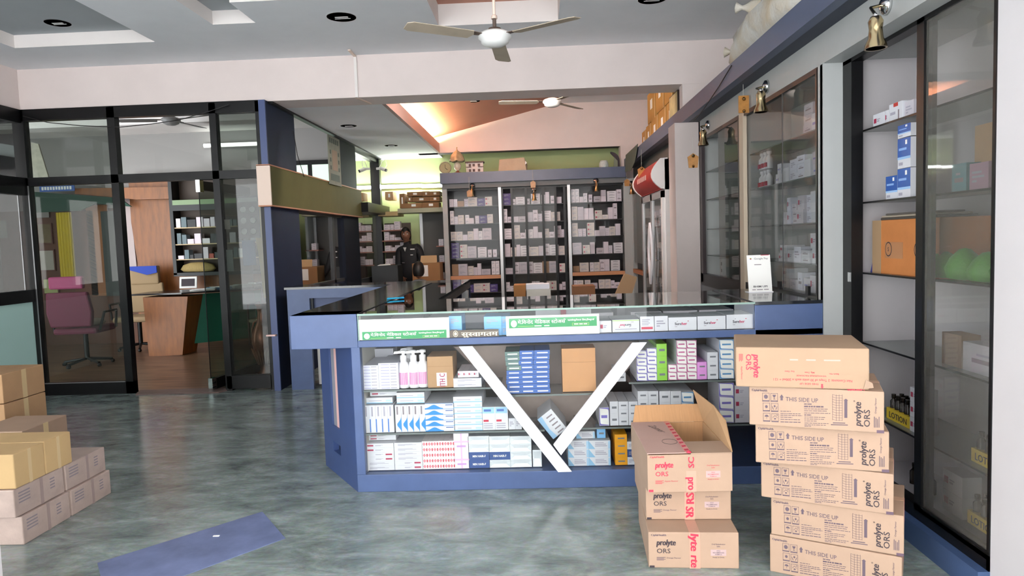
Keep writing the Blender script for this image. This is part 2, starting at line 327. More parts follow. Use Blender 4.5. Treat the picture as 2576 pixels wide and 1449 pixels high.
MB().box((-2.61, 7.45, .93), (-2.57, 9.22, .97), DKG).box((-2.61, 7.45, 1.77), (-2.57, 9.22, 1.81), DKG).box((-2.61, 8.75, .93), (-2.57, 8.83, 1.81), DKG).build('frame', w3)
MB().box((-2.60, 7.45, .97), (-2.59, 9.22, 1.77), GLASSX).build('pane', w3)
w4 = bpy.data.objects.new('window_4', None); COL.objects.link(w4); struct(w4, 'black framed glazing between the navy column and the rear wall')
MB().box((-2.62, 11.38, 0), (-2.52, 11.5, 2.82), BLK).box((-2.62, 10.0, 2.74), (-2.55, 11.4, 2.82), BLK).box((-2.62, 10.0, 1.88), (-2.40, 11.5, 2.02), BLK).box((-2.60, 10.0, .0), (-2.57, 11.4, .9), DKG).build('frame', w4)
MB().box((-2.60, 10.0, .9), (-2.59, 11.38, 1.88), GLASSR).box((-2.60, 10.0, 2.02), (-2.59, 11.38, 2.74), GLASSD).build('pane', w4)
w5 = bpy.data.objects.new('window_5', None); COL.objects.link(w5); struct(w5, 'far cabin window with black frame and pale light')
a = P(742, 405, Y=10.45); b = P(835, 490, Y=10.45)
MB().box((a.x-.3, 10.42, b.z-.1), (b.x+.3, 10.49, a.z), BLK).build('frame', w5)
LITW = mat('#cfe6d2', .4, emit='#cfe6d2', estr=.45, name='daylit_pane')
for u, v in ((a.x-.2, a.x+.20), (a.x+.27, b.x+.22)): MB().box((u, 10.405, b.z-.05), (v, 10.42, a.z-.07), LITW).build('pane', w5)
# rear door and loft
struct(MB().box((-1.93, 11.62, 0), (-1.88, 11.7, 1.95), ALU).box((-1.5, 11.62, 0), (-1.45, 11.7, 1.95), ALU).box((-1.88, 11.66, 0), (-1.5, 11.7, 1.95), mat('#5c5a58', .6)).build('door_2'), 'grey rear door behind the standing man')
# ============================================================ FRONT COUNTER
YC = 3.81; ZT = 1.018
zA = P(1100, 976, Y=3.87).z; zM = P(1330, 991, Y=3.87).z; zAr = P(1700, 957, Y=3.87).z
zB = P(1100, 1085, Y=3.87).z; zBr = P(1580, 1071, Y=3.87).z; zC = .105; zS = .868
ct = thing('shop_counter', 'blue laminate shop counter with glass showcase top and white V on its front', 'counter', (0, 3.81, 0))
def cpart(mb, name, bevel=0): return rebase(mb, (0, 3.81, 0)).build(name, ct, bevel=bevel)
m = MB()
m.box((-1.05, YC, 0), (1.557, 4.7, .10), BLUE)                       # plinth
m.box((-1.05, YC, .10), (-1.0, YC+.05, .83), BLUE)                   # left stile
m.box((-1.388, YC, .827), (-1.01, 4.0, 1.018), BLUE)                 # overhanging block
m.box((-1.01, YC, .828), (1.557, YC+.06, .866), BLUE)                # band
m.box((1.19, YC, .83), (1.557, 4.7, 1.0), BLUE)
m.box((1.50, YC+.01, .1), (1.556, 4.7, .83), BLUE)
cpart(m, 'body', .003)
# chamfered left leg with slit and square hole
A = Vector((-1.05, YC+.002, 0)); B = Vector((-1.386, 4.31, 0)); dr = (B-A).normalized(); nn = Vector((-dr.y, dr.x, 0)); LN = (B-A).length
if nn.x > 0: nn = -nn
Mc = Matrix(((dr.x, -nn.x, 0, A.x), (dr.y, -nn.y, 0, A.y), (0, 0, 1, 0), (0, 0, 0, 1)))
DB = mat('#3d5080', .4, noise=.1, scale=5)
m = MB(Mc)
s0, s1 = .28, .42
m.box((0, 0, 0), (s0, .04, .826), DB); m.box((s1, 0, 0), (LN, .04, .826), DB)
m.box((s0, 0, 0), (s1, .04, .14), DB); m.box((s0, 0, .20), (s1, .04, .30), DB); m.box((s0, .012, .30), (s0+.08, .04, .826), mat('#e8b9b4', .5)); m.box((s0+.08, .012, .30), (s1, .04, .826), mat('#8a8c96', .5)); m.box((s0, .035, .14), (s1, .04, .2), NAVY)
rebase(m, (0, 3.81, 0)).build('chamfered_leg', ct)
m = MB().box((-1.386, 4.31, 0), (-1.34, 6.66, .826), DB).box((-1.36, 4.0, .827), (-1.34, 6.66, .99), BLUE).box((-1.388, 4.0, .96), (-1.34, 6.66, .99), NAVY)
m.box((-1.388, 4.0, .827), (-1.375, 6.66, 1.0), NAVY)
cpart(m, 'side_panel')
STONE = mat('#23262c', .1, noise=.35, scale=6, spec=.5, name='polished_black_stone')
cpart(MB().box((-1.388, YC+.006, 1.0), (-1.01, 6.64, 1.018), STONE), 'stone_top'); cpart(MB().box((1.19, YC+.002, 1.0), (1.557, 4.72, 1.018), STONE), 'stone_top')
TOPG = glass('#a6bab2', 'top_glass', 1.8)
m = MB().box((-1.005, YC-.004, 1.008), (1.19, 4.72, 1.018), TOPG); cpart(m, 'glass_top')
EDG = mat('#86a298', .3, name='green_glass_edge')
cpart(MB().box((-1.005, YC-.006, 1.008), (1.19, YC-.0042, 1.018), EDG), 'glass_edge')
cpart(MB().box((-1.005, YC, .866), (-1.0, YC+.006, 1.008), EDG).box((-1.0, YC+.002, .866), (1.19, YC+.007, 1.007), GLASS), 'showcase_glass')
cpart(MB().box((-1.0, YC+.002, .10), (1.50, YC+.008, .828), GLASS), 'front_glass')
m = MB().box((-1.0, 4.69, .10), (1.5, 4.7, .828), mat('#8f8580', .5, noise=.15, scale=2)).box((-1.0, YC+.03, .846), (1.19, 4.7, .866), mat('#cfd2d2', .5)).box((-1.0, 4.685, .866), (1.19, 4.7, 1.007), mat('#6d7474', .5)).box((-1.02, YC+.05, .1), (-1.0, 4.7, 1.0), mat('#c4c2bc', .6))
cpart(m, 'back_lining')
SHG = glass('#b9c0c0', 'shelf_glass', 1.5)
for z, x0, x1, nm in ((zA, -1.0, -.22, 'shelf'), (zB, -1.0, .02, 'shelf'), (zAr, .5, 1.5, 'shelf'), (zBr, .2, 1.5, 'shelf'), (zM, -.2, .33, 'shelf')):
    cpart(MB().box((x0, 3.85, z-.008), (x1, 4.5, z), SHG).box((x0, 3.846, z-.009), (x1, 3.85, z+.001), mat('#6c7472', .3)), nm)
# the brownish triangular backdrop inside the V and the white V itself
vb = [P(1190, 871, Y=4.12), P(1590, 860, Y=4.12), P(1408, 1130, Y=4.12)]
cpart(MB().slab([P(1140, 872, Y=4.15), P(1640, 858, Y=4.15), P(1470, 1060, Y=4.15), P(1330, 1060, Y=4.15)], (0, .01, 0), mat('#a8948c', .45, noise=.2, scale=3)), 'back_board')
WL = mat('#efeff2', .4, name='white_laminate')
cpart(MB().slab([P(1155, 871, Y=YC), P(1189, 870, Y=YC), P(1438, 1184, Y=YC), P(1404, 1185, Y=YC)], (0, -.018, 0), WL), 'v_stroke')
cpart(MB().slab([P(1590, 861, Y=YC), P(1626, 860, Y=YC), P(1411, 1143, Y=YC), P(1392, 1117, Y=YC)], (0, -.018, 0), WL), 'v_stroke')
# rear counter along the olive band wall with its recess and white panel
c2 = thing('rear_counter', 'low blue counter with recessed panel beneath the dark window, left of the shop counter', 'counter', (-2.4, 6.66, 0))
def c2p(mb, n): return rebase(mb, (-2.4, 6.66, 0)).build(n, c2)
c2p(MB().box((-2.44, 6.66, 0), (-2.22, 6.70, .99), BLUE).box((-2.22, 6.66, .90), (-1.39, 6.70, .99), BLUE).box((-2.45, 6.70, 0), (-2.44, 7.1, .99), NAVY), 'front_frame')
c2p(MB().box((-2.22, 6.74, .72), (-1.39, 6.76, .90), mat('#4a567a', .5)).box((-2.22, 6.70, .7), (-2.2, 6.76, .9), DKG), 'recessed_panel')
c2p(MB().box((-2.20, 6.76, .03), (-1.39, 6.78, .73), mat('#d9d6d0', .6)), 'white_panel')
c2p(MB().box((-2.46, 6.65, .99), (-.68, 7.1, 1.012), STONE), 'counter_top')
c2p(MB().box((-1.34, 7.06, 0), (-.68, 7.1, .99), NAVY).box((-.72, 4.72, .93), (-.68, 7.06, .99), DKG).box((-.72, 6.6, 0), (-.66, 6.7, .93), ALU), 'side_run')
c2p(MB().box((-1.0, 4.73, 1.008), (-.68, 6.64, 1.016), TOPG).box((-1.33, 4.73, .55), (-.73, 6.6, .56), GREYL), 'glass_top')
# ------------------------------------------------------------ small boxes
_mm = {}
def decor(mb, d, w, h, y=-.0006):
    lay = [0]
    def r(u0, v0, u1, v1, m, yy=None):
        if yy is None: lay[0] += 1; yy = y-.0002*lay[0]
        mb.quad([(u0*w, yy, v0*h), (u1*w, yy, v0*h), (u1*w, yy, v1*h), (u0*w, yy, v1*h)], m)
    if d == 'lines':
        for k in range(3): r(.15, .3+.16*k, .15+.25+.13*((k*7) % 4), .38+.16*k, TXTG)
    elif d == 'bars':
        r(.12, .38, .55, .52, mat('#8a86c0', .6)); r(.6, .35, .9, .6, TXTG)
    elif d in ('redtab', 'redtabR'):
        u = .08 if d == 'redtab' else .7
        r(u, .35, u+.22, .68, mat('#b03454', .5)); r(.36, .4, .55, .5, TXTG); r(.36, .55, .62, .62, TXTG)
    elif d == 'vbar': r(.0, .02, .2, .5, mat('#4f7ec8', .5)); r(.35, .6, .6, .95, TXTG)
    elif d == 'vwave':
        n = 8; pts = [(1, 0), (1, .62)]+[(1-.75*math.exp(-((k/n-.55)/.25)**2), .62*(1-k/n)) for k in range(n+1)]
        mb.quad([(p[0]*w, y, p[1]*h) for p in pts], mat('#2d8ad0', .5)); r(.25, .65, .5, .95, GREYINK)
    elif d == 'hwave':
        n = 10; pts = [(0, 0)]+[(.62*k/n, .12+.62*math.exp(-((k/n-.5)/.28)**2)) for k in range(n+1)]+[(.62, 0)]
        mb.quad([(p[0]*w, y, p[1]*h) for p in pts[::-1]], mat('#2d8ad0', .5)); r(.7, .6, .95, .75, mat('#4a68a8', .5)); r(0, .93, 1, 1, mat('#4a88c8', .5))
    elif d == 'hlines': r(0, .0, 1, .16, mat('#8fc0e4', .5)); r(.75, .3, .95, .6, mat('#b5cfe8', .5)); r(.12, .4, .6, .5, TXTG)
    elif d == 'tab': r(.18, .35, .86, .6, PAPER); r(0, 0, 1, .06, mat('#1e2c50', .5))
    elif d.startswith('label'):
        cc = {'p': '#7a6fc0', 'k': '#c05a90', 'g': '#8d9098', 'b': '#5a90c0'}[d[-1]]
        r(.02, .02, .98, .98, mat(cc, .5)); n = 5; q = []
        for cx, cz, a0 in ((.82, .78, 0), (.06, .94, 90), (.22, .22, 180), (.94, .06, 270)):
            rr = .12 if a0 in (0, 180) else .01
            for k in range(n): a = math.radians(a0+90*k/(n-1)); q.append((cx+rr*math.cos(a), cz+rr*math.sin(a)))
        mb.quad([(p[0]*w, y*1.5, p[1]*h) for p in q], PAPER); r(.2, .42, .8, .58, mat(cc, .5), y*2)
    elif d == 'white_bar': r(.25, .4, .8, .58, mat('#7a7c84', .6))
    elif d == 'diamond':
        for k in range(5):
            z = (k+.5)/5; mb.quad([(.08*w, y, z*h), (.4*w, y, (z-.07)*h), (.72*w, y, z*h), (.4*w, y, (z+.07)*h)], mat('#e08a94', .5)); r(.78, z-.05, 1, z+.05, mat('#c8404e', .5))
    elif d == 'flower':
        r(.45, 0, .55, 1, mat('#e6b8e0', .5)); r(0, .45, 1, .55, mat('#e6b8e0', .5)); r(.2, .2, .8, .3, mat('#c79ad0', .5))
    elif d == 'foil':
        mb.quad([(.02*w, y, .9*h), (.98*w, y, .9*h), (.8*w, y, .5*h), (.2*w, y, .5*h)][::-1], mat('#c8cdd2', .3)); mb.quad([(.2*w, y, .5*h), (.8*w, y, .5*h), (.98*w, y, .05*h), (.02*w, y, .05*h)][::-1], mat('#f2f3f5', .4))
    elif d == 'corner':
        mb.quad([(0, y, 0), (.3*w, y, 0), (0, y, h)], mat('#8fbede', .5)); r(.3, .3, .85, .4, TXTG); r(.3, .5, .8, .6, TXTG); r(.3, .7, .7, .78, TXTG); r(.9, 0, 1, .9, mat('#a9cce6', .5))
    elif d == 'medic':
        r(.05, .72, .95, .98, mat('#9cc8ea', .5)); r(.15, .8, .7, .9, mat('#4a6cb0', .5)); r(.1, .36, .5, .45, RED)
        for k in range(3): r(.1, .08+.09*k, .8, .12+.09*k, TXTG)
    elif d == 'redbar':
        r(.08, .14, .9, .3, mat('#d0455c', .5)); 
        for k in range(4): r(.12, .42+.11*k, .6+.1*(k % 2), .47+.11*k, TXTG)
    elif d == 'blueband':
        r(0, .3, 1, 1, mat('#2f5ba8', .4)); r(0, .3, 1, .38, mat('#9fc6ee', .5)); r(.1, .6, .7, .68, mat('#8fb4e8', .5)); r(.6, .78, .75, .93, PAPER); r(.1, .1, .4, .2, TXTG)
    elif d == 'midblue': r(0, .3, 1, .7, mat('#3a66b0', .4))
    elif d == 'topred': r(.35, .8, .7, 1, mat('#c8443c', .5)); r(.1, .4, .5, .55, TXTG); r(.7, .1, .8, .6, GREYINK)
    elif d == 'script': r(.2, .35, .8, .5, GREYINK); r(.3, .6, .6, .68, TXTG)
    elif d.startswith('t:'):
        _, s, cn, bold = d.split(':'); mb.text(s, (w*.5, y, h*.36), X3, Z3, h*.28, {'w': PAPER, 'r': RED, 'k': INK}[cn], w=w*.62, bold=.02, anchor=.5)
def medmesh(w, d, h, body, dec):
    k = (round(w, 3), round(d, 3), round(h, 3), body.name, dec)
    if k not in _mm:
        mb = MB().box((.0004, 0, 0), (w-.0004, d, h-.0004), body)
        if dec: decor(mb, dec, w, h)
        _mm[k] = mb.build('medicine_box', mesh_only=True)
    return _mm[k]
W1 = mat('#d9d9df', .5, name='white_card'); W2 = mat('#dcdce8', .5, name='lilac_white_card'); W3 = mat('#c9c4cc', .55, name='greyish_card')
BX = mat('#3f68b4', .45, name='blue_card'); GX = mat('#66807c', .5, name='grey_green_card'); LG = mat('#93d04a', .5, name='lime_card'); PKX = mat('#e59be0', .5, name='pink_card'); OR = mat('#efa316', .5, name='orange_card')
SIL = mat('#d6dade', .25, metal=.3, name='silver_card'); NB = mat('#34508c', .4, name='navy_card'); LBX = mat('#7cb8ea', .5, name='light_blue_card')
ORD = ['first', 'second', 'third', 'fourth', 'fifth', 'sixth', 'seventh', 'eighth', 'ninth', 'tenth', 'eleventh', 'twelfth', 'thirteenth', 'fourteenth']
def lvl(i, n):
    if n == 1: return 'only'
    return 'bottom' if i == 0 else 'top' if i == n-1 else ORD[i]
def put(w, d, h, body, dec, loc, label, cat='medicine box', group=None, rz=0, name='medicine_box'):
    return tag(link(name, medmesh(w, d, h, body, dec), None, loc, rz), label, cat, group)
def stack(x0, y0, x1, y1, n, ori, Y, dep, body, dec, desc, z=None, group=None, name='medicine_box', jit=.0, cat='medicine box'):
    a = P(x0, y1, Y=Y); b = P(x1, y0, Y=Y); zb = z if z is not None else a.z; W = b.x-a.x; H = b.z-zb-.001
    bl = body if isinstance(body, list) else [body]*n; dl = dec if isinstance(dec, list) else [dec]*n
    for i in range(n):
        if ori == 'v':
            t = '' if n == 1 else (', bottom one' if i == 0 else ', top one' if i == n-1 else ', %s up' % ORD[i])
            put(W, dep, H/n, bl[i], dl[i], (a.x+R.uniform(-jit, jit), Y+R.uniform(0, jit), zb+H*i/n), desc+t, cat, group, name=name)
        else:
            t = '' if n == 1 else (', leftmost' if i == 0 else ', rightmost' if i == n-1 else ', %s from left' % ORD[i])
            put(W/n, dep, H, bl[i], dl[i], (a.x+W*i/n, Y, zb), desc+t, cat, group, name=name)
g = 'medicine boxes on the upper left shelf of the counter'
stack(909, 918, 951, 978, 8, 'v', 3.87, .28, W2, 'bars', 'thin lilac white box in the far left pile, counter top shelf', zA, g)
stack(954, 912, 1001, 977, 9, 'v', 3.87, .28, W2, 'bars', 'thin lilac white box in the taller second pile, counter top shelf', zA, g)
stack(928, 876, 989, 914, 1, 'v', 4.16, .12, W2, 'bars', 'patterned lilac carton at the back, above the far left piles', zA+.001, g)
# pump bottles
PKB = mat('#d98fc0', .5); WP = mat('#f2f0f4', .35, name='white_plastic')
def pump(x, Y, label):
    r = .030; t = thing('pump_bottle', label, 'bottle', (x, Y, zA), 'white pump bottles on the counter shelf')
    MB().lathe([(r*.9, 0), (r, .01), (r, .125), (r*.85, .145), (r*.6, .15), (r*.6, .17)], WP).build('bottle', t)
    MB().add([(r*1.01*math.sin(a), -r*1.01*math.cos(a), z) for a in [math.radians(k) for k in range(-50, 51, 20)] for z in (.02, .09)], [(2*i, 2*i+2, 2*i+3, 2*i+1) for i in range(5)], PKB).build('label_print', t)
    MB().lathe([(.019, .165), (.019, .185), (.009, .188), (.009, .198), (.02, .2), (.02, .213), (.01, .217)], WP, n=14).slab([(-.055, -.008, .196), (0, -.008, .2), (0, -.008, .215), (-.05, -.008, .21)], (0, .016, 0), WP).build('pump_head', t)
for px, Y, lb in ((1018, 3.91, 'leftmost white pump bottle with pink print on the counter shelf'), (1043, 3.91, 'middle white pump bottle with pink print on the counter shelf'),
                  (1066, 3.92, 'rightmost white pump bottle beside the cardboard box'), (1034, 4.02, 'white pump bottle standing behind the other three')):
    pump(P(px, 975, Y=Y).x, Y, lb)
def cardbox(x0, y0, x1, y1, Y, dep, label, z=None, body=CARD, name='cardboard_box', extra=None, group=None, cat='cardboard box'):
    a = P(x0, y1, Y=Y); b = P(x1, y0, Y=Y); zb = z if z is not None else a.z; W = b.x-a.x; H = b.z-zb
    mb = MB().box((0, 0, 0), (W, dep, H), body).box((0, -.001, H*.68), (W, 0, H*.685), CARDB)
    if extra: extra(mb, W, H)
    o = mb.build(name, None, (a.x, Y, zb)); return tag(o, label, cat, group)
def ithc(mb, W, H):
    mb.quad([(.35*W, -.002, .01), (.75*W, -.002, .01), (.75*W, -.002, .48*H), (.35*W, -.002, .48*H)], mat('#efe4ea', .6))
    mb.text('ITH C', (.68*W, -.003, .03*H), Z3, (-1, 0, 0), .032, mat('#a8506a', .6), w=.42*H, bold=.03)
cardbox(1077, 896, 1138, 974, 3.88, .2, 'small cardboard box with a taped ITH C strip on the counter shelf', zA, extra=ithc)
stack(1141, 950, 1211, 974, 2, 'v', 3.87, .3, W1, 'lines', 'long flat white box beside the cardboard box, counter top shelf', zA, g)
zz = P(1175, 950, Y=3.87).z+.001
stack(1152, 932, 1204, 948, 4, 'h', 3.875, .22, mat('#f0e8f0', .5), 'redtab', 'small pinkish white box lying on the long flat boxes', zz, g)
g = 'blue boxes in the V of the counter'
stack(1275, 884, 1308, 991, 9, 'v', 3.88, .2, [BX]*5+[GX]*4, 'tab', 'thin blue or grey green box, left column inside the V', zM, g, jit=.004)
stack(1309, 881, 1342, 991, 9, 'v', 3.88, .2, BX, 'tab', 'thin blue box, middle column inside the V', zM, g, jit=.004)
stack(1346, 880, 1382, 990, 9, 'v', 3.88, .2, BX, 'tab', 'thin blue box, right column inside the V', zM, g, jit=.004)
cardbox(1416, 875, 1497, 989, 3.9, .15, 'plain orange brown carton standing inside the V', zM, body=mat('#cf9a6c', .8, noise=.05))
# tilted white carton wedged in the V
a = P(1392, 1108, Y=3.87); ang = math.radians(37)
ux = Vector((math.cos(ang), 0, math.sin(ang))); uz = Vector((-math.sin(ang), 0, math.cos(ang))); Mt = Matrix(((ux.x, 0, uz.x, 0), (0, 1, 0, 0), (ux.z, 0, uz.z, 0), (0, 0, 0, 1)))
mb = MB(Mt).box((0, 0, 0), (.1, .28, .145), W1); mb.quad([(.0, -.001, 0), (.03, -.001, 0), (.02, -.001, .06), (.03, -.001, .145), (.0, -.001, .145)], mat('#9cc4e6', .5))
for k in range(5): mb.quad([(.045, -.001, .01+.026*k), (.085, -.001, .01+.026*k), (.085, -.001, .018+.026*k), (.045, -.001, .018+.026*k)], GREYINK)
t = tag(mb.build('medicine_carton', None, (a.x, 3.88, a.z+.004)), 'tilted white carton in clear film wedged in the point of the V', 'medicine box')
g = 'medicine boxes on the upper right shelf of the counter'
for q in ((1602, 881, 1627, 961, 4, W1, 'labelp', 'white box with purple label in the leftmost column right of the V'), (1628, 875, 1652, 959, 4, W1, 'labelp', 'white box with purple label in the column beside the lime boxes'),
          (1653, 864, 1677, 957, 3, LG, 'white_bar', 'lime green box right of the V'), (1681, 916, 1702, 957, 2, W1, 'labelk', 'white box with pink label in the short column by the lime boxes'),
          (1703, 855, 1727, 957, 5, W1, 'labelk', 'white box with pink label in the left tall column'), (1728, 855, 1752, 955, 5, W1, 'labelk', 'white box with pink label in the right tall column'),
          (1754, 910, 1778, 953, 2, PKX, 'white_bar', 'bright pink box next to the pink labelled columns'), (1780, 885, 1806, 953, 3, W1, 'white_bar', 'plain white box beside the bright pink boxes'),
          (1810, 853, 1846, 947, 4, W2, 'labelb', 'white box with pale blue outline at the right end'), (1552, 937, 1574, 961, 1, W1, 'white_bar', 'single white box tucked behind the right stroke of the V')):
    stack(q[0], q[1], q[2], q[3], q[4], 'v', 3.88, .3, q[5], q[6], q[7], zAr, g)
g = 'medicine boxes on the middle right shelf of the counter'
for q in ((1557, 1009, 1580, 1071, 3, 'v', W1, 'white_bar', 'white box in the front left column of the middle right shelf'), (1582, 1009, 1604, 1071, 3, 'v', W1, 'white_bar', 'white box in the second column of the middle right shelf'),
          (1508, 1024, 1532, 1071, 1, 'v', W1, 'labelp', 'rounded label white box beside the right V stroke'), (1535, 1009, 1555, 1071, 2, 'v', W1, 'white_bar', 'narrow white box in the column behind the V tip'),
          (1606, 983, 1630, 1071, 4, 'v', W1, 'white_bar', 'white box in the third column, middle right shelf'), (1632, 983, 1656, 1071, 4, 'v', W1, 'white_bar', 'white box in the fourth column, middle right shelf'),
          (1660, 983, 1686, 1071, 3, 'v', W1, 'white_bar', 'white box in the fifth column, middle right shelf'), (1688, 983, 1713, 1071, 3, 'v', W1, 'white_bar', 'white box in the sixth column, middle right shelf'),
          (1715, 985, 1745, 1071, 3, 'v', W1, 'labelb', 'blue labelled box behind the open carton flap'),
          (1809, 962, 1846, 1064, 3, 'v', W3, 'labelp', 'box in clear wrap between the two carton stacks, left column'), (1849, 968, 1884, 1064, 3, 'v', W3, 'redtab', 'box in clear wrap between the two carton stacks, right column')):
    stack(q[0], q[1], q[2], q[3], q[4], q[5], 3.88, .25, q[6], q[7], q[8], zBr, g)
g = 'medicine boxes on the middle left shelf of the counter'
stack(916, 1018, 989, 1085, 5, 'h', 3.87, .3, W1, 'vbar', 'upright white box with thin blue bar, far left row', zB, g)
stack(996, 1017, 1069, 1085, 5, 'h', 3.87, .3, W1, 'vwave', 'upright white box with blue wave, second row', zB, g)
stack(1071, 1013, 1142, 1084, 5, 'v', 3.87, .3, W1, 'hwave', 'lying white box with blue hump', zB, g)
stack(1143, 996, 1212, 1084, 6, 'v', 3.87, .3, W1, 'hlines', 'lying white box with pale blue stripe', zB, g)
stack(1214, 1022, 1277, 1082, 2, 'h', 3.87, .25, W1, 'medic', 'white and sky blue box with red mark left of the V stroke', zB, g)
stack(1280, 1051, 1312, 1082, 2, 'h', 3.87, .2, W1, 'lines', 'small plain white box touching the left V stroke', zB, g)
z1 = P(950, 1018, Y=3.87).z+.001
stack(920, 999, 987, 1015, 1, 'v', 3.9, .25, W1, 'hlines', 'flat white box lying on the blue bar boxes', z1, g)
stack(931, 984, 998, 997, 1, 'v', 3.92, .2, W1, 'redtab', 'flat white box with red mark on top of the far left row', z1+P(950, 999, Y=3.9).z-P(950, 1015, Y=3.9).z+.001, g)
stack(998, 986, 1067, 1011, 2, 'v', 3.875, .25, W1, 'hlines', 'flat white box lying on the blue wave boxes', z1+.002, g)
g = 'medicine boxes on the bottom shelf of the counter'
stack(920, 1114, 991, 1186, 6, 'v', 3.87, .3, W1, ['lines', 'lines', 'redtabR', 'redtabR', 'redtab', 'redtab'], 'long white box, first pile, bottom shelf', zC, g)
stack(927, 1091, 996, 1109, 2, 'v', 3.92, .25, W1, 'redtab', 'long white red marked box set back on the first pile, bottom shelf', P(950, 1114, Y=3.87).z+.001, g)
stack(993, 1112, 1062, 1186, 6, 'v', 3.87, .3, W1, ['redtabR', 'redtabR', 'lines', 'lines', 'lines', 'lines'], 'long white box, second pile, bottom shelf', zC, g)
stack(1064, 1108, 1142, 1185, 6, 'h', 3.87, .3, mat('#f4ecec', .5), 'diamond', 'tall white box with a column of red diamonds, bottom shelf', zC, g)
stack(1144, 1088, 1178, 1185, 2, 'v', 3.87, .2, mat('#efe2f2', .5), 'flower', 'lilac flowered box, bottom shelf', zC, g)
for x0, x1, nm, bl, dl in ((1180, 1230, 'first', [NB, NB, SIL, SIL], ['t:MIN HAIR-F:w:1', 't:MIN HAIR-F:w:1', 'foil', 'foil']), (1232, 1282, 'second', [SIL, NB, SIL, SIL], ['foil', 't:MIN HAIR-F:w:1', 'foil', 'foil']), (1285, 1336, 'third', [SIL]*4, 'foil')):
    stack(x0, 1096, x1, 1183, 4, 'v', 3.87, .2, bl, dl, 'box in the %s silver and navy pile, bottom shelf' % nm, zC, g)
stack(1341, 1131, 1362, 1182, 1, 'v', 3.87, .1, SIL, 'foil', 'upright silver box beside the left V stroke, bottom shelf', zC, g)
stack(1430, 1107, 1480, 1174, 3, 'v', 3.87, .25, W1, 'corner', 'white box with light blue corners, left pile right of the V', zC, g)
stack(1482, 1107, 1535, 1174, 3, 'v', 3.87, .25, W1, 'corner', 'white box with light blue corners, right pile right of the V', zC, g)
z1 = P(1480, 1107, Y=3.87).z+.001
stack(1450, 1084, 1496, 1106, 1, 'v', 3.9, .2, W1, 'corner', 'single blue cornered box lying on the left pile', z1, g)
stack(1502, 1077, 1523, 1106, 1, 'v', 3.9, .1, LBX, 'white_bar', 'upright light blue box on the right pile', z1, g)
stack(1548, 1092, 1577, 1173, 4, 'v', 3.87, .2, OR, 'white_bar', 'orange yellow box near the open carton stack', zC, g)
stack(1579, 1110, 1602, 1173, 3, 'v', 3.87, .2, [W1, NB, W1], 'lines', 'white or navy box squeezed beside the orange pile', zC, g)
# showcase contents
def board(x0, y0, x1, y1, Y, label, fn, body=PAPER):
    a = P(x0, y1, Y=Y); b = P(x1, y0, Y=Y); W = b.x-a.x; H = b.z-zS
    mb = MB().box((0, 0, 0), (W, .005, H), body)
    t = tag(mb.build('sign_board', None, (a.x, Y, zS)), label, 'sign'); q = MB(); fn(q, W, H, lambda x, y: (P(x, y, Y=Y).x-a.x, P(x, y, Y=Y).z-zS)); q.build('lettering', t); return t
GRN = mat('#2f9a5c', .5, name='sign_green')
def shopsign(q, W, H, c, gx0, gy0, gx1, gy1):
    x0, z0 = c(gx0, gy1); x1, z1 = c(gx1, gy0); z0 = max(z0, .001); w = x1-x0; h = z1-z0; y = -.001
    q.quad([(x0, y, z0), (x1, y, z0), (x1, y, z1), (x0, y, z1)], GRN)
    n = 16; q.quad([(x0+.055*w+.035*w*math.cos(2*math.pi*k/n), y*2, z0+h*.45+h*.36*math.sin(2*math.pi*k/n)) for k in range(n)], PAPER)
    q.text(SIGN1, (x0+.10*w, y*2, z0+.42*h), X3, Z3, h*.36, PAPER, w=.54*w, bold=.022)
    q.text(SIGN2, (x0+.67*w, y*2, z0+.60*h), X3, Z3, h*.16, PAPER, w=.30*w, bold=.03)
    q.quad([(x0+.1*w, y*2, z0+.15*h), (x0+.28*w, y*2, z0+.15*h), (x0+.28*w, y*2, z0+.19*h), (x0+.1*w, y*2, z0+.19*h)], mat('#a8d870', .5))
    for u, v, zz in ((.29, .37, .12), (.40, .46, .12), (.74, .79, .2), (.80, .84, .2), (.85, .89, .2)):
        q.quad([(x0+u*w, y*2, z0+zz*h), (x0+v*w, y*2, z0+zz*h), (x0+v*w, y*2, z0+(zz+.11)*h), (x0+u*w, y*2, z0+(zz+.11)*h)], PAPER)
    for (u, v, a, b) in ((.72, .91, .12, .135), (.72, .91, .36, .375), (.72, .723, .12, .37), (.907, .91, .12, .37)):
        q.quad([(x0+u*w, y*2, z0+a*h), (x0+v*w, y*2, z0+a*h), (x0+v*w, y*2, z0+b*h), (x0+u*w, y*2, z0+b*h)], mat('#d8e86a', .5))
board(904, 798, 1129, 857, 3.825, 'white board with green shop sign low on it, left end of the glass showcase', lambda q, W, H, c: shopsign(q, W, H, c, 912, 829, 1123, 857))
board(1274, 789, 1507, 849, 3.825, 'white board with green shop sign high on it, middle of the glass showcase', lambda q, W, H, c: shopsign(q, W, H, c, 1281, 795, 1501, 826))
def welcome(q, W, H, c):
    q.text(SIGN3, (.24*W, -.001, .12*H), X3, Z3, .62*H, mat('#e8d8c4', .5), w=.74*W, bold=.03)
    n = 14
    for r, m, y in ((.5, mat('#e8d8c4', .5), -.001), (.4, mat('#6a5c52', .5), -.0015), (.28, mat('#e8d8c4', .5), -.002)):
        q.quad([(.12*W+r*.9*H*math.cos(2*math.pi*k/n)*.8, y, H*.52+r*.9*H*math.sin(2*math.pi*k/n)) for k in range(n)], m)
board(1132, 828, 1254, 856, 3.825, 'brown plate with cream welcome lettering and round emblem in the showcase', welcome, mat('#6a5c52', .5))
g = 'boxes inside the glass showcase'
stack(1131, 794, 1161, 857, 2, 'v', 3.86, .2, LBX, 'lines', 'light blue box right of the left shop sign', zS, g)
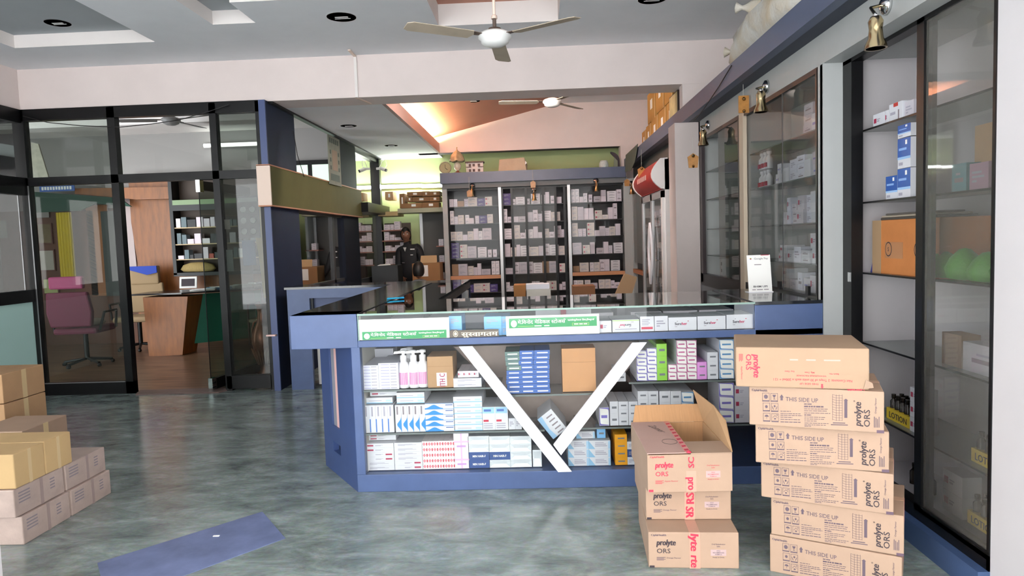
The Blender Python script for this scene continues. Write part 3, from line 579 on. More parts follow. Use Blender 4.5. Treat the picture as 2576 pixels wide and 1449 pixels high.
stack(1219, 795, 1261, 857, 2, 'v', 3.86, .2, LBX, 'lines', 'light blue box left of the middle shop sign', zS, g)
stack(1263, 795, 1280, 857, 2, 'v', 3.87, .2, LBX, 'lines', 'light blue box partly behind the middle shop sign', zS, g)
stack(1349, 777, 1487, 849, 1, 'v', 4.0, .4, W1, None, 'large white box behind the middle shop sign', zS, g)
stack(1412, 776, 1424, 849, 1, 'v', 3.985, .01, mat('#a83248', .5), None, 'red tape strip on the large white box', zS, g, name='red_tape', cat='tape')
stack(1508, 806, 1538, 843, 1, 'v', 3.85, .25, W1, 'redtab', 'white box touching the right edge of the middle shop sign', zS, g)
def surebox(x0, x1, yt, yb, label, flip=False):
    a = P(x0, yb, Y=3.85); b = P(x1, yt, Y=3.85); W = b.x-a.x-.002; H = b.z-zS; t = thing('carton', label, 'medicine box', (a.x, 3.85, zS), g)
    MB().box((0, 0, 0), (W, .22, H), W1).build('box', t); q = MB()
    rt, up, s = ((1, 0, 0), Z3, 1) if not flip else ((-1, 0, 0), (0, 0, -1), -1)
    cx = W*.46; cz = H*.48+(0 if not flip else H*.1)
    q.text('Sure', (cx-.24*W*s, -.001, cz-.06*H*s), rt, up, H*.2, mat('#5a5560', .6), w=.24*W, bold=.03); q.text('her', (cx+.005*W*s, -.001, cz-.06*H*s), rt, up, H*.2, mat('#cc3a6a', .6), w=.19*W, bold=.03)
    for u, v, du, dv, m in ((-.16, .2, .03, .05, GREYINK), (.22, .2, .04, .05, RED), (-.24, -.2, .09, .03, GREYINK)):
        u0 = cx+u*W*s; v0 = cz+v*H*s; q.quad([(u0, -.001, v0), (u0+du*W, -.001, v0), (u0+du*W, -.001, v0+dv*H), (u0, -.001, v0+dv*H)], m)
    if flip: q.quad([(0, -.001, H*.9), (W, -.001, H*.9), (W, -.001, H*.96), (0, -.001, H*.96)], mat('#a8d06a', .5)); q.quad([(.1*W, -.001, H*.2), (.9*W, -.001, H*.2), (.9*W, -.001, H*.26), (.1*W, -.001, H*.26)], TXTG)
    q.build('lettering', t)
surebox(1682, 1753, 797, 834, 'white box with grey and pink lettering, leftmost of three'); surebox(1755, 1826, 794, 832, 'white box with grey and pink lettering, middle of three'); surebox(1828, 1898, 790, 829, 'white box with grey and pink lettering, right end of showcase')
surebox(1541, 1609, 803, 840, 'upside down white box with green edge in the showcase', True)
stack(1611, 795, 1645, 837, 1, 'v', 3.85, .2, W1, 'redbar', 'tall white box with a red bar in the showcase', zS, g)
stack(1647, 794, 1680, 837, 1, 'v', 3.85, .2, W1, 'lines', 'tall white box between the red bar box and the lettered boxes', zS, g)
for k, (xa, wd, Y) in enumerate([(.55, .18, 4.08), (.74, .2, 4.08), (.95, .2, 4.08), (.5, .2, 4.35), (.72, .2, 4.35), (.94, .2, 4.35), (.2, .25, 4.1), (-.9, .2, 4.2), (-.66, .16, 4.1), (-.45, .2, 4.2)]):
    put(wd, .24, .085, W3, None, (xa, Y, zS), ['grey topped box in the second row behind the %s', 'grey topped box in the back row behind the %s'][Y > 4.2 and k < 6] % ['tall white boxes', 'middle lettered box', 'rightmost lettered box', 'tall white boxes', 'middle lettered box', 'rightmost lettered box', 'upside down box', 'left end of the left shop sign', 'middle of the left shop sign', 'light blue boxes'][k], 'medicine box', g)
# things on the counter top
p = P(976, 753, Z=1.018); q = P(1017, 751, Z=1.018); dv = (q-p); t = thing('pen', 'bright blue pen lying on the counter glass', 'pen', p+Vector((0, 0, .006)))
MB().tube((0, 0, 0), dv*.75, .006, mat('#2ab4e0', .4), 8).build('barrel', t); MB().tube(dv*.75, dv, .0065, mat('#1a9ad0', .4), 8).build('cap', t)
t = thing('pen', 'second blue pen lying just beside the first', 'pen', p+Vector((.0, -.03, .006))); d2 = dv*.9+Vector((0, .03, 0))
MB().tube((0, 0, 0), d2*.75, .006, mat('#2ab4e0', .4), 8).build('barrel', t); MB().tube(d2*.75, d2, .0065, mat('#1a9ad0', .4), 8).build('cap', t)
b0 = P(1884, 727, Y=4.42); b1 = P(1943, 726, Y=b0.y); t0 = P(1880, 641, Y=b0.y+.04)
Wd = b1.x-b0.x; Hh = t0.z-1.018
st = thing('payment_stand', 'white upright payment card stand on the right end of the counter', 'sign', (b0.x, b0.y, 1.018))
M = Matrix.Rotation(math.radians(-10), 4, 'X')
MB(M).box((0, 0, 0), (Wd, .003, Hh), PAPER).build('card', st); MB().box((-.004, -.01, 0), (Wd+.004, .07, .004), WP).build('base', st)
q = MB(M); c4 = ['#4285f4', '#ea4335', '#fbbc05', '#34a853']
q.text('Google Pay', (Wd*.30, -.001, Hh*.88), X3, Z3, Hh*.05, mat('#6a6a70', .6), w=Wd*.6, bold=.0)
for k in range(4): q.quad([(Wd*(.12+.035*(k % 2)), -.001, Hh*(.88+.022*(k//2))), (Wd*(.155+.035*(k % 2)), -.001, Hh*(.88+.022*(k//2))), (Wd*(.155+.035*(k % 2)), -.001, Hh*(.902+.022*(k//2))), (Wd*(.12+.035*(k % 2)), -.001, Hh*(.902+.022*(k//2)))], mat(c4[k], .5))
q.text('BHIM UPI', (Wd*.2, -.001, Hh*.13), X3, Z3, Hh*.05, mat('#55555c', .6), w=Wd*.6, bold=.02)
for u, v, zz in ((.3, .6, .73), (.15, .3, .06), (.35, .6, .06), (.65, .85, .06)): q.quad([(Wd*u, -.001, Hh*zz), (Wd*v, -.001, Hh*zz), (Wd*v, -.001, Hh*(zz+.02)), (Wd*u, -.001, Hh*(zz+.02))], GREYINK)
q.quad([(Wd*.6, -.001, Hh*.985), (Wd*.95, -.001, Hh*.985), (Wd*.95, -.001, Hh), (Wd*.6, -.001, Hh)], RED)
q.build('lettering', st)
# ============================================================ CARTONS ON THE FLOOR
CL, CW, CH = .475, .365, .157
def smallrot(q, s, o, h, w, m, bold=.02, shear=0): q.text(s, o, Z3, (-1, 0, 0), h, m, w=w, bold=bold, shear=shear)
def long_print(q, Q, up=True):
    """printing of the long side, units of 1/2400 carton length from the photo's layout"""
    def U(x): return (x-100)/2400*CL
    def V(x, y): return CH*(1-(y-125-.035*(x-100))/655)
    def rr(x0, y0, x1, y1, m, dy=-.0008):
        q.quad([Q(U(x0), V(x0, y1), dy), Q(U(x1), V(x1, y1), dy), Q(U(x1), V(x1, y0), dy), Q(U(x0), V(x0, y0), dy)], m)
    return U, V, rr
BI = mat('#5e4f5a', .7, name='brownish_ink')
def carton_long(name, label, loc, rz, group):
    t = thing(name, label, 'carton', loc, group, rz)
    mb = MB().box((0, 0, 0), (CL, CW, CH), CARDP); mb.build('box', t, bevel=.004)
    q = MB(); U, V, rr = long_print(q, lambda u, v, dy: (u, dy, v))
    q.text('CiplaHealth', (U(150), -.0008, V(150, 212)), X3, Z3, .0085, BI, w=U(440)-U(150), bold=.03)
    for i, (x, y) in enumerate(((350, 245), (505, 247), (358, 410), (512, 415), (362, 580), (517, 585))):
        x1, y1 = x+132, y+142
        for a in ((x, y, x1, y+6), (x, y, x+6, y1), (x1-6, y, x1, y1), (x, y1-20, x1, y1)): rr(*a, BI)
        cx, cy = x+66, y+62
        if i in (0, 2):
            n = 9; q.quad([(U(cx+(38-12*(i > 0))*math.cos(2*math.pi*k/n)), -.0008, V(cx, cy+(36-10*(i > 0))*math.sin(2*math.pi*k/n))) for k in range(n)][::-1], BI)
        elif i == 1: q.quad([(U(a), -.0008, V(a, b)) for a, b in ((cx-35, cy-35), (cx-15, cy+5), (cx+15, cy+5), (cx+35, cy-35))], BI); rr(cx-4, cy, cx+4, cy+35, BI); rr(cx-20, cy+32, cx+20, cy+40, BI)
        elif i == 3:
            n = 8; q.quad([(U(cx+18*math.cos(2*math.pi*k/n)), -.0008, V(cx, cy-14+18*math.sin(2*math.pi*k/n))) for k in range(n)][::-1], BI)
            for s in (-1, 1): q.quad([(U(a), -.0008, V(a, b)) for a, b in ((cx+s*45, cy-15), (cx+s*15, cy+42), (cx+s*28, cy+42), (cx+s*52, cy-10))][::s], BI)
        elif i == 4: q.quad([(U(cx+38*math.cos(math.pi*k/6)), -.0008, V(cx, cy-2-32*math.sin(math.pi*k/6))) for k in range(7)], BI); rr(cx-3, cy-2, cx+3, cy+35, BI)
        else:
            q.quad([(U(a), -.0008, V(a, b)) for a, b in ((cx-45, cy+12), (cx, cy-25), (cx+45, cy+12), (cx+45, cy+4), (cx, cy-34), (cx-45, cy+4))][::-1], BI); rr(cx-18, cy+15, cx+18, cy+36, BI); rr(cx+30, cy-45, cx+46, cy-28, BI)
    def arrow(cx, yt, yb, hw, sw, hh): q.quad([(U(a), -.0008, V(a, b)) for a, b in ((cx-sw, yb), (cx+sw, yb), (cx+sw, yt+hh))]+[(U(cx-sw), -.0008, V(cx, yt+hh))], BI); q.quad([(U(a), -.0008, V(a, b)) for a, b in ((cx-hw, yt+hh), (cx+hw, yt+hh), (cx, yt))], BI)
    arrow(708, 265, 365, 37, 20, 50); arrow(1850, 322, 630, 42, 26, 30)
    q.text('THIS SIDE UP', (U(780), -.0008, V(780, 372)), X3, Z3, .0165, BI, w=U(1365)-U(780), bold=0)
    rg = random.Random(3)
    for y, x0, x1 in ((545, 685, 875), (583, 685, 1050), (612, 685, 1080), (645, 685, 905), (680, 685, 1040), (720, 685, 1060)):
        x = x0
        while x < x1: w = rg.uniform(25, 80); rr(x, y-6, min(x+w, x1), y+7 if y == 720 else y+4, BI); x += w+10
    for y, x0, x1, bd in ((420, 1115, 1250, 1), (460, 1115, 1460, 2), (497, 1115, 1540, 0), (528, 1115, 1520, 0), (565, 1115, 1580, 0), (598, 1118, 1250, 1), (632, 1118, 1500, 0), (663, 1118, 1470, 0), (695, 1120, 1340, 0), (730, 1120, 1560, 0), (758, 1120, 1500, 0), (780, 1120, 1240, 0)):
        x = x0
        while x < x1: w = rg.uniform(25, 80); rr(x, y-5-4*bd, min(x+w, x1), y+4+3*bd, BI); x += w+10
    for k in range(11): y = 262+k*40; rr(1680, y+8, 1790, y+12, BI); q.quad([(U(1618), -.0008, V(1618, y-8)), (U(1618), -.0008, V(1618, y-4)), (U(1680), -.0008, V(1680, y+12)), (U(1680), -.0008, V(1680, y+8))], BI)
    for x in (1616, 1680, 1733, 1786): rr(x, 256, x+5, 672+(8 if x > 1650 else 0), BI)
    rr(1625, 708, 1840, 722, BI); rr(1590, 738, 1885, 752, BI)
    q.text('prolyte', (U(2110), -.0008, V(2110, 760)), Z3, (-1, 0, 0), .024, INK, w=V(0, 380)-V(0, 760), bold=.03, shear=.15)
    q.text('®', (U(2010), -.0008, V(2010, 372)), Z3, (-1, 0, 0), .006, INK)
    q.text('ORS', (U(2260), -.0008, V(2260, 772)), Z3, (-1, 0, 0), .021, INK, w=V(0, 495)-V(0, 772), bold=.01)
    q.text('Orange Flavour', (U(2370), -.0008, V(2370, 555)), Z3, (-1, 0, 0), .006, BI, w=V(0, 305)-V(0, 555), bold=.01)
    for k in range(4): rr(2330+26*k, 600+18*(k % 3), 2342+26*k, 772, BI)
    rr(2375, 812, 2500, 860, mat('#5f4a58', .6))
    q.build('printing', t)
    MB().box((CL*.0, CW*.46, CH), (CL, CW*.56, CH+.0006), mat('#bf9a80', .35)).box((CL, CW*.46, CH*.45), (CL+.0006, CW*.56, CH), mat('#b5696a', .4)).build('tape', t)
    return t
RS = [((.927, 2.803), (1.345, 2.575)), ((.932, 2.80), (1.350, 2.58)), ((.893, 2.80), (1.318, 2.585)), ((.858, 2.755), (1.305, 2.60)), ((.83, 2.74), (1.27, 2.575))]
pos = ['bottom', 'second from the bottom', 'third from the bottom', 'fourth from the bottom', 'just under the red printed one']
for k, ((xa, ya), (xb, yb)) in enumerate(RS):
    ang = math.atan2(yb-ya, xb-xa)
    carton_long('prolyte_carton'.replace('prolyte_', 'drink_'), 'black printed carton, %s, tall right stack' % pos[k], (xa, ya, k*(CH+.002)), ang, 'cartons in the tall right stack')
# top carton, lying upside down with red printing
zt = 5*(CH+.002)
t = thing('drink_carton', 'red printed carton lying upside down on top of the tall right stack', 'carton', (.773, 2.72, zt), 'cartons in the tall right stack', math.atan2(2.60-2.72, 1.225-.773))
MB().box((0, 0, 0), (CL, CW, CH), mat('#a68a71', .8, noise=.05, scale=5)).build('box', t, bevel=.005)
q = MB(); RI = mat('#b8404c', .6)
def U6(x): return (x-80)/2400*CL
def V6(y): return CH*(1-(y-235)/655)
NX = (-1, 0, 0); NZ = (0, 0, -1)
q.text('prolyte', (U6(415), -.0008, V6(350)), NZ, X3, .025, RED, w=V6(350)-V6(725), bold=.04, shear=.15)
q.text('ORS', (U6(275), -.0008, V6(345)), NZ, X3, .02, RED, w=V6(345)-V6(610), bold=.01)
q.text('Apple Flavour', (U6(180), -.0008, V6(550)), NZ, X3, .006, RI, w=V6(550)-V6(770), bold=.01)
for k in range(4): q.quad([(U6(145+20*k), -.0008, V6(470-15*(k % 2))), (U6(155+20*k), -.0008, V6(470-15*(k % 2))), (U6(155+20*k), -.0008, V6(345)), (U6(145+20*k), -.0008, V6(345))], RI)
q.text('THIS SIDE UP', (U6(1600), -.0008, V6(800)), NX, NZ, .007, RI, w=U6(1600)-U6(1255), bold=.01)
q.text('Net Contents: 2 Trays of 30 units each x 200ml = 12 l', (U6(2190), -.0008, V6(735)), NX, NZ, .0095, RI, w=U6(2190)-U6(780), bold=.01)
q.text('WHOLESALE PACKAGE', (U6(1735), -.0008, V6(672)), NX, NZ, .006, RI, w=U6(1735)-U6(1200), bold=.01)
q.text('Batch No.', (U6(1955), -.0008, V6(635)), NX, NZ, .006, RI, w=.035); q.text('Mfg. Date', (U6(1525), -.0008, V6(620)), NX, NZ, .006, RI, w=.035); q.text('Exp. Date', (U6(1165), -.0008, V6(608)), NX, NZ, .006, RI, w=.035)
q.text('CiplaHealth', (U6(2400), -.0008, V6(880)), NX, NZ, .007, RED, w=.06, bold=.03)
for a, b in ((1080, 1230), (1375, 1545), (1690, 1980)): q.quad([(U6(a), -.0008, V6(440)), (U6(b), -.0008, V6(440)), (U6(b), -.0008, V6(418)), (U6(a), -.0008, V6(418))], mat('#b79f94', .7))
q.quad([(U6(1640), -.0008, V6(855)), (U6(1675), -.0008, V6(855)), (U6(1675), -.0008, V6(810)), (U6(1640), -.0008, V6(810))], RI); q.quad([(U6(1630), -.0008, V6(855)), (U6(1658), -.0008, V6(890)), (U6(1688), -.0008, V6(855))], RI)
q.build('printing', t)
MB().slab([(CL-.02, -.001, .005), (CL+.012, -.012, .012), (CL+.008, -.014, .03), (CL-.012, -.002, .04)], (0, -.002, 0), CARDP).build('torn_flap', t)
# left stack, short ends to the front
def end_print(q, W, H, main, sub, flav):
    q.text('CiplaHealth', (.03*W, -.0008, .90*H), X3, Z3, .008, sub, w=.17*W, bold=.03)
    q.text('prolyte', (.09*W, -.0008, .64*H), X3, Z3, .026, main, w=.21*W, bold=.05, shear=.18)
    q.text('ORS', (.09*W, -.0008, .42*H), X3, Z3, .02, main, w=.155*W, bold=.01)
    q.text(flav+' Flavour', (.2*W, -.0008, .27*H), X3, Z3, .006, sub, w=.16*W, bold=.01)
    for k in range(4): q.quad([(.09*W, -.0008, (.22+.025*k)*H), ((.17+.02*(k % 2))*W, -.0008, (.22+.025*k)*H), ((.17+.02*(k % 2))*W, -.0008, (.233+.025*k)*H), (.09*W, -.0008, (.233+.025*k)*H)], sub)
    q.text('Oral Rehydration', (.7*W, -.0008, .66*H), X3, Z3, .006, sub, w=.15*W, bold=.01); q.text('Salts', (.755*W, -.0008, .60*H), X3, Z3, .006, sub, w=.04*W, bold=.01)
    q.quad([(.69*W, -.0008, .36*H), (.86*W, -.0008, .36*H), (.86*W, -.0008, .53*H), (.69*W, -.0008, .53*H)], mat('#b39a98', .7) if main == INK else mat('#dc9a96', .7))
    for k, s in enumerate(('FORMULA', 'RECOMMENDED', 'WHO')): q.text(s, (.775*W, -.0012, (.38+.05*k)*H), X3, Z3, .0045, sub, bold=.01, anchor=.5)
    q.text('Ready to Drink', (.71*W, -.0008, .30*H), X3, Z3, .005, sub, w=.13*W, bold=.01)
    q.quad([(.01*W, -.0008, .01*H), (.065*W, -.0008, .01*H), (.065*W, -.0008, .07*H), (.01*W, -.0008, .07*H)], main)
TAPE = mat('#bd9480', .45, name='printed_tape')
def tape(t, W, H, strs, D=None):
    q = MB().box((.455*W, -.0012, 0), (.575*W, -.0005, H), TAPE)
    if D: q.box((.455*W, 0, H), (.575*W, D, H+.0008), TAPE)
    for s, o, w, up in strs:
        if up: q.text(s, (.565*W, -.0018, o*H), Z3, NX, .034, RED, w=w*H, bold=.04)
        else: q.text(s, (.47*W, -.0018, o*H), NZ, X3, .034, RED, w=w*H, bold=.04, shear=.1)
    q.build('tape', t)
g = 'cartons in the left stack before the counter'
def end_box(label, loc, W, H, D, main, sub, flav, strs, col=CARDP, rz=0):
    t = thing('drink_carton', label, 'carton', loc, g, rz)
    MB().box((0, 0, 0), (W, D, H), col).build('box', t, bevel=.004)
    q = MB(); end_print(q, W, H, main, sub, flav); q.build('printing', t); tape(t, W, H, strs, D); return t
end_box('black printed orange flavour carton at the bottom of the left stack', (.437, 2.85, 0), .372, .155, .48, INK, BI, 'Orange', [('lyte', .98, .48, False), ('rte', .38, .34, False)], rz=-.06)
end_box('black printed orange flavour carton in the middle of the left stack', (.449, 2.975, .157), .366, .15, .48, INK, BI, 'Orange', [('RS', .46, .34, True), ('SR', .40, .34, False)], rz=-.04)
# open carton on top of the left stack
z0 = .309; t = thing('open_drink_carton', 'open red printed carton on top of the left stack with raised flaps', 'carton', (.447, 2.895, z0), g, 0)
W, D, H = .356, .50, .166; th = .005
m = MB().box((th, th, 0), (W-th, D-th, th), CARD).box((0, 0, 0), (W, th, H-.0045), CARDP).box((0, th, 0), (th, D-th, H-.0005), CARDP).box((W-th, th, 0), (W, D-th, H-.0005), CARD).box((0, D-th, 0), (W, D, H-.0005), CARDI)
m.build('box', t)
LP = mat('#b9978c', .8, noise=.05, scale=5)
m = MB().box((0, 0, H), (W*.51, D, H+.004), LP)
q = MB(); ax = .04
q.text('Zomer', (.07, .43, H+.0045), (.35, -1, 0), (1, .35, 0), .035, mat('#5a4a48', .6), w=.13, bold=-.004, shear=.2)
n = 20
for k in range(n):
    a0, a1 = 2*math.pi*k/n, 2*math.pi*(k+1)/n; q.path([(.125+.033*math.cos(a0), .16+.04*math.sin(a0), H+.0045), (.125+.033*math.cos(a1), .16+.04*math.sin(a1), H+.0045)], .0012, mat('#5a4a48', .6), 4)
q.build('handwriting', t)
m.build('closed_flap', t)
MB().box((W*.515, 0, H-.004), (W, .17, H), CARDP).build('front_flap', t)
MB().slab([(.01, D, H), (W, D, H), (W-.005, D+.05, H+.075), (.03, D+.05, H+.075)], (0, .003, .001), CARDI).build('rear_flap', t)
MB().slab([(W, .005, H), (W, D, H), (W-.045, D+.02, H+.155), (W+.002, D*.62, H+.125), (W+.02, D*.35, H+.09)], (.004, 0, 0), CARD).build('side_flap', t)
q = MB(); end_print(q, W, H, RED, RI, 'Apple'); q.build('printing', t)
q = MB().box((.455*W, -.0012, 0), (.575*W, -.0005, H*.55), TAPE).box((.45*W, .0, H+.004), (.52*W, D, H+.0048), mat('#d08a80', .3))
q.text('pro', (.475*W, -.0018, .38*H), NZ, X3, .034, RED, w=.33*H, bold=.04); q.text('SC', (.55*W, -.0018, .62*H), Z3, NX, .025, RED, w=.28*H, bold=.03)
for k in range(9): q.quad([(.458*W, .02+.052*k, H+.0052), (.512*W, .03+.052*k, H+.0052), (.512*W, .05+.052*k, H+.0052), (.458*W, .045+.052*k, H+.0052)], RED)
q.lathe([(0, 0), (.012, .006), (.006, .012), (0, .014)], RED, (.49*W, -.004, H), n=7)
q.build('tape', t)
for y in (.1, .2, .3, .4): pass
# shrink wrapped cartons at the left edge
WR = mat('#b9a49a', .35, noise=.15, scale=9, bump=.2, name='film_wrapped_card'); YB = mat('#c9a878', .75, noise=.08, scale=4, name='yellow_brown_card')
g = 'cartons stacked at the left edge'
def wrapped(x1, y0, y1, z0, h, label, body, wd=.42, pr=True):
    t = thing('wrapped_carton' if body is WR else 'plain_carton', label, 'carton', (x1-wd, y0, z0), g); L = y1-y0
    MB().box((0, 0, 0), (wd, L, h), body).build('box', t, bevel=.005)
    q = MB()
    if pr:
        for (a, b, u, v) in ((.08, .3, .45, .9), (.7, .8, .4, .85)):
            for k in range(4): q.quad([(wd+.0006, L*a, h*(u+(v-u)*k/4)), (wd+.0006, L*b, h*(u+(v-u)*k/4)), (wd+.0006, L*b, h*(u+(v-u)*(k+.45)/4)), (wd+.0006, L*a, h*(u+(v-u)*(k+.45)/4))], GREYINK)
        q.box((wd, L*.5, 0), (wd+.0008, L*.56, h), mat('#a08c86', .3)); q.build('printing', t)
    else: MB().box((wd, L*.45, 0), (wd+.0006, L*.56, h), mat('#d4b98c', .4)).build('tape', t)
    return t
wrapped(-2.53, 3.19, 3.53, 0, .14, 'film wrapped carton on the floor, front of the bottom layer at the left edge', WR)
wrapped(-2.53, 3.545, 3.885, 0, .14, 'film wrapped carton on the floor, rear of the bottom layer at the left edge', WR)
wrapped(-2.545, 3.17, 3.52, .142, .138, 'film wrapped carton, front of the second layer at the left edge', WR)
wrapped(-2.545, 3.535, 3.875, .142, .138, 'film wrapped carton, rear of the second layer at the left edge', WR)
wrapped(-2.54, 3.18, 3.385, .282, .17, 'yellow brown carton, front one on top of the wrapped layers', YB, pr=False)
wrapped(-2.54, 3.39, 3.59, .282, .17, 'yellow brown carton, rear one on top of the wrapped layers', YB, pr=False)
p = P(55, 1085, Y=4.0); wrapped(p.x, 4.0, 4.4, 0, p.z, 'plain pinkish carton standing behind the wrapped layers', CARDP, .35, pr=False)
p = P(8, 1000, Y=4.5)
for k in range(3): wrapped(p.x, 4.5, 4.9, k*.205, .2, 'plain carton, %s of the stack cut by the left edge' % ['bottom', 'middle', 'top'][k], CARD, .35, pr=False)
MATB = mat('#6f7aa0', .45, noise=.25, scale=6, name='blue_violet_sheet')
t = MB().prism([(-1.497, 3.547), (-1.249, 3.208), (-1.756, 2.62), (-2.03, 2.98)], .0005, .003, MATB).build('floor_sheet'); tag(t, 'blue violet rectangular patch lying on the polished floor', 'floor mat')
t = MB().box((-1.62, 3.24, .003), (-1.59, 3.25, .006), PAPER).build('paper_scrap'); tag(t, 'tiny white paper scrap on the blue floor patch', 'paper')

# ============================================================ RIGHT WALL DISPLAY CABINETS
XB = 1.557; XA = 1.66
gl = thing('display_cabinet', 'tall grey lined display cabinet with black sliding doors at the right, nearest the viewer', 'cabinet', (XA, 2.57, 0))
def ga(mb, n, bev=0): return rebase(mb, (XA, 2.57, 0)).build(n, gl, bevel=bev)
INN = mat('#b9b4b6', .6, noise=.05, scale=3, name='cabinet_lining')
ga(MB().box((2.02, 2.57, .12), (2.045, 3.80, 2.3), INN).box((XA+.03, 3.76, .12), (2.02, 3.79, 2.3), INN).box((XA+.03, 2.575, .12), (2.02, 2.60, 2.3), INN).box((XA+.02, 2.57, .08), (2.045, 3.8, .13), INN).box((XA+.02, 2.57, 2.3), (2.045, 3.8, 2.34), INN), 'carcass')
ga(MB().box((1.62, 2.57, 0), (2.045, 3.80, .10), mat('#42587f', .4, noise=.1)), 'plinth')
ga(MB().box((XA, 3.70, .1), (XA+.06, 3.80, 2.28), BLK).box((XA, 2.57, .1), (XA+.06, 3.8, .16), BLK).box((XA, 2.57, 2.26), (XA+.06, 3.8, 2.34), BLK).box((XA, 2.57, .1), (XA+.06, 2.585, 2.3), BLK), 'frame')
dr_ = ga(MB().box((XA+.0, 3.03, .14), (XA+.02, 3.085, 2.28), BLK).box((XA+.03, 3.02, .14), (XA+.05, 3.07, 2.28), DKG).box((XA+.0, 2.58, .14), (XA+.02, 3.08, .17), BLK), 'sliding_door_frame')
def pane(mb, x, y0, y1, z0, z1, m): return mb.quad([(x, y0, z0), (x, y0, z1), (x, y1, z1), (x, y1, z0)], m)
ga(pane(MB(), XA+.01, 2.585, 3.03, .16, 2.27, GLASSV), 'sliding_door_glass')
ga(MB().box((XA+.002, 3.715, 1.12), (XA-.004, 3.735, 1.17), CHROME), 'lock')
shz = [P(2165, y, X=XA+.08).z for y in (332, 510, 684, 857)]
shz += [P(2234, 1060, X=XA+.08).z]
shz.append(.16)
for z in shz[:-1]: ga(MB().box((XA+.07, 2.61, z-.006), (2.01, 3.75, z), mat('#6f7672', .2, name='dark_shelf_glass')).box((XA+.066, 2.61, z-.008), (XA+.07, 3.75, z+.001), BLK), 'shelf')
def ypos(px, X=XA+.09): return P(px, 600, X=X).y
# items in cabinet A, seen through the open part (px) : fronts face -X
def side(w, d, h, body, dec, x, ynear, z, label, cat='medicine box', group=None, name='medicine_box'):
    """box whose printed front (width w) faces -X, its far end at ynear+w"""
    return put(w, d, h, body, dec, (x, ynear+w, z), label, cat, group, rz=-math.pi/2, name=name)
XI = XA+.10
gA = 'boxes on the open shelves of the near right cabinet'
def far(px): return P(px, 500, X=XI).y
side(.12, .1, .07, W1, 'redtab', XI, far(2196)-.12, shz[0], 'white box with dark red square on the top open shelf', group=gA)
side(.035, .1, .07, W1, 'redtab', XI, far(2196)-.158, shz[0], 'narrow white box between two larger ones on the top open shelf', group=gA)
side(.12, .1, .09, W1, 'topred', XI, far(2196)-.282, shz[0], 'white box with red top label on the top open shelf', group=gA)
side(.08, .1, .08, W3, 'lines', XI+.01, far(2196)-.366, shz[0], 'greyish box beside the black stile on the top open shelf', group=gA)
for k in range(2): side(.115, .1, .14, W1, 'blueband', XI, far(2258)-.115, shz[1]+.143*k, 'blue and white box, %s of the tall blue pile' % ['bottom', 'middle'][k], group=gA)
side(.115, .1, .06, W1, 'blueband', XI, far(2258)-.115, shz[1]+.287, 'blue and white box, top of the tall blue pile', group=gA)
side(.11, .1, .115, W1, 'blueband', XI, far(2258)+.002, shz[1], 'blue and white box in front of the tall blue pile', group=gA)
# brown carton with tape and folded sacks
t = thing('brown_carton', 'orange brown carton with round tape emblem on the third open shelf', 'carton', (XI, 3.68, shz[2]), None, -math.pi/2)
OB = mat('#c27a42', .7, noise=.08); wC = .60; hC = .27
MB().box((0, 0, 0), (wC, .22, hC), OB).build('box', t, bevel=.003)
q = MB().box((.0, -.001, 0), (.09, 0, hC), mat('#a88a6a', .4)).box((.13, -.001, .08), (.30, -.0002, .16), mat('#b07a50', .3))
for cx in (.165, .43):
    for r, mm, yy in ((.032, INK, -.0012), (.027, mat('#b07a50', .3), -.0016)):
        q.quad([(cx+r*math.cos(2*math.pi*k/16), yy, .125+r*1.15*math.sin(2*math.pi*k/16)) for k in range(16)], mm)
    q.text('S', (cx, -.002, .115), X3, Z3, .02, INK, bold=.02, anchor=.5)
q.build('tape', t)
t = MB().box((0, 0, 0), (.5, .18, .012), mat('#4a443e', .7)).box((.02, -.005, .012), (.48, .17, .022), mat('#a09484', .7)).box((.05, .0, .022), (.44, .16, .032), mat('#5c5650', .7)).build('folded_sack', None, (XI, 3.60, shz[2]+hC), -math.pi/2, bevel=.005); tag(t, 'folded dark sacks lying on the orange brown carton', 'sack')
t = MB().slab([(0, 0, 0), (.11, 0, 0), (.13, 0, .19), (.05, 0, .12)], (0, .01, 0), mat('#4a4aa0', .6)).slab([(.02, -.001, .01), (.11, -.001, .0), (.11, -.001, .05)], (0, .001, 0), mat('#e8c840', .6)).build('leaflet', None, (XI+.02, 3.745, shz[2]), -math.pi/2); tag(t, 'blue and yellow leaflet leaning at the left of the carton', 'leaflet')
GP = mat('#4f9a2c', .5, bump=.3, scale=30, name='green_packet')
rg = random.Random(5)
for k, (y, lb) in enumerate(((3.10, 'bright green packet beside the orange brown carton'), (2.95, 'green packet behind the glass, second from the stile'), (2.80, 'green packet behind the glass, third from the stile'), (2.66, 'green packet behind the glass by the white pier'))):
    t = MB().lathe([(.0, 0), (.06, .01), (.07, .05), (.05, .09), (.02, .12), (0, .125)], GP, n=9).build('green_packet', None, (XI+.03, y, shz[2])); t.scale = (1.1, 1.05, 1.0+.1*(k % 2)); tag(t, lb, 'packet', 'green packets behind the glass')
t = MB().lathe([(0, 0), (.08, .005), (.09, .03), (.05, .06), (0, .07)], mat('#c8b850', .5), n=10).build('yellow_packet', None, (XA+.12, 2.88, shz[2]+.0)); t.location.x = XA+.1+.16; tag(t, 'yellow packet amid the green packets', 'packet')
side(.28, .2, .17, mat('#8a5a44', .7), None, XI+.1, 2.78, shz[2]+.13, 'brown carton above the green packets behind the glass', 'carton', name='brown_carton') if False else None
side(.42, .2, .28, mat('#b08a62', .7, noise=.05), None, XI+.12, 2.62, shz[1]+.12, 'large pale brown carton behind the glass, second shelf', 'carton', name='brown_carton').location.z = shz[1]
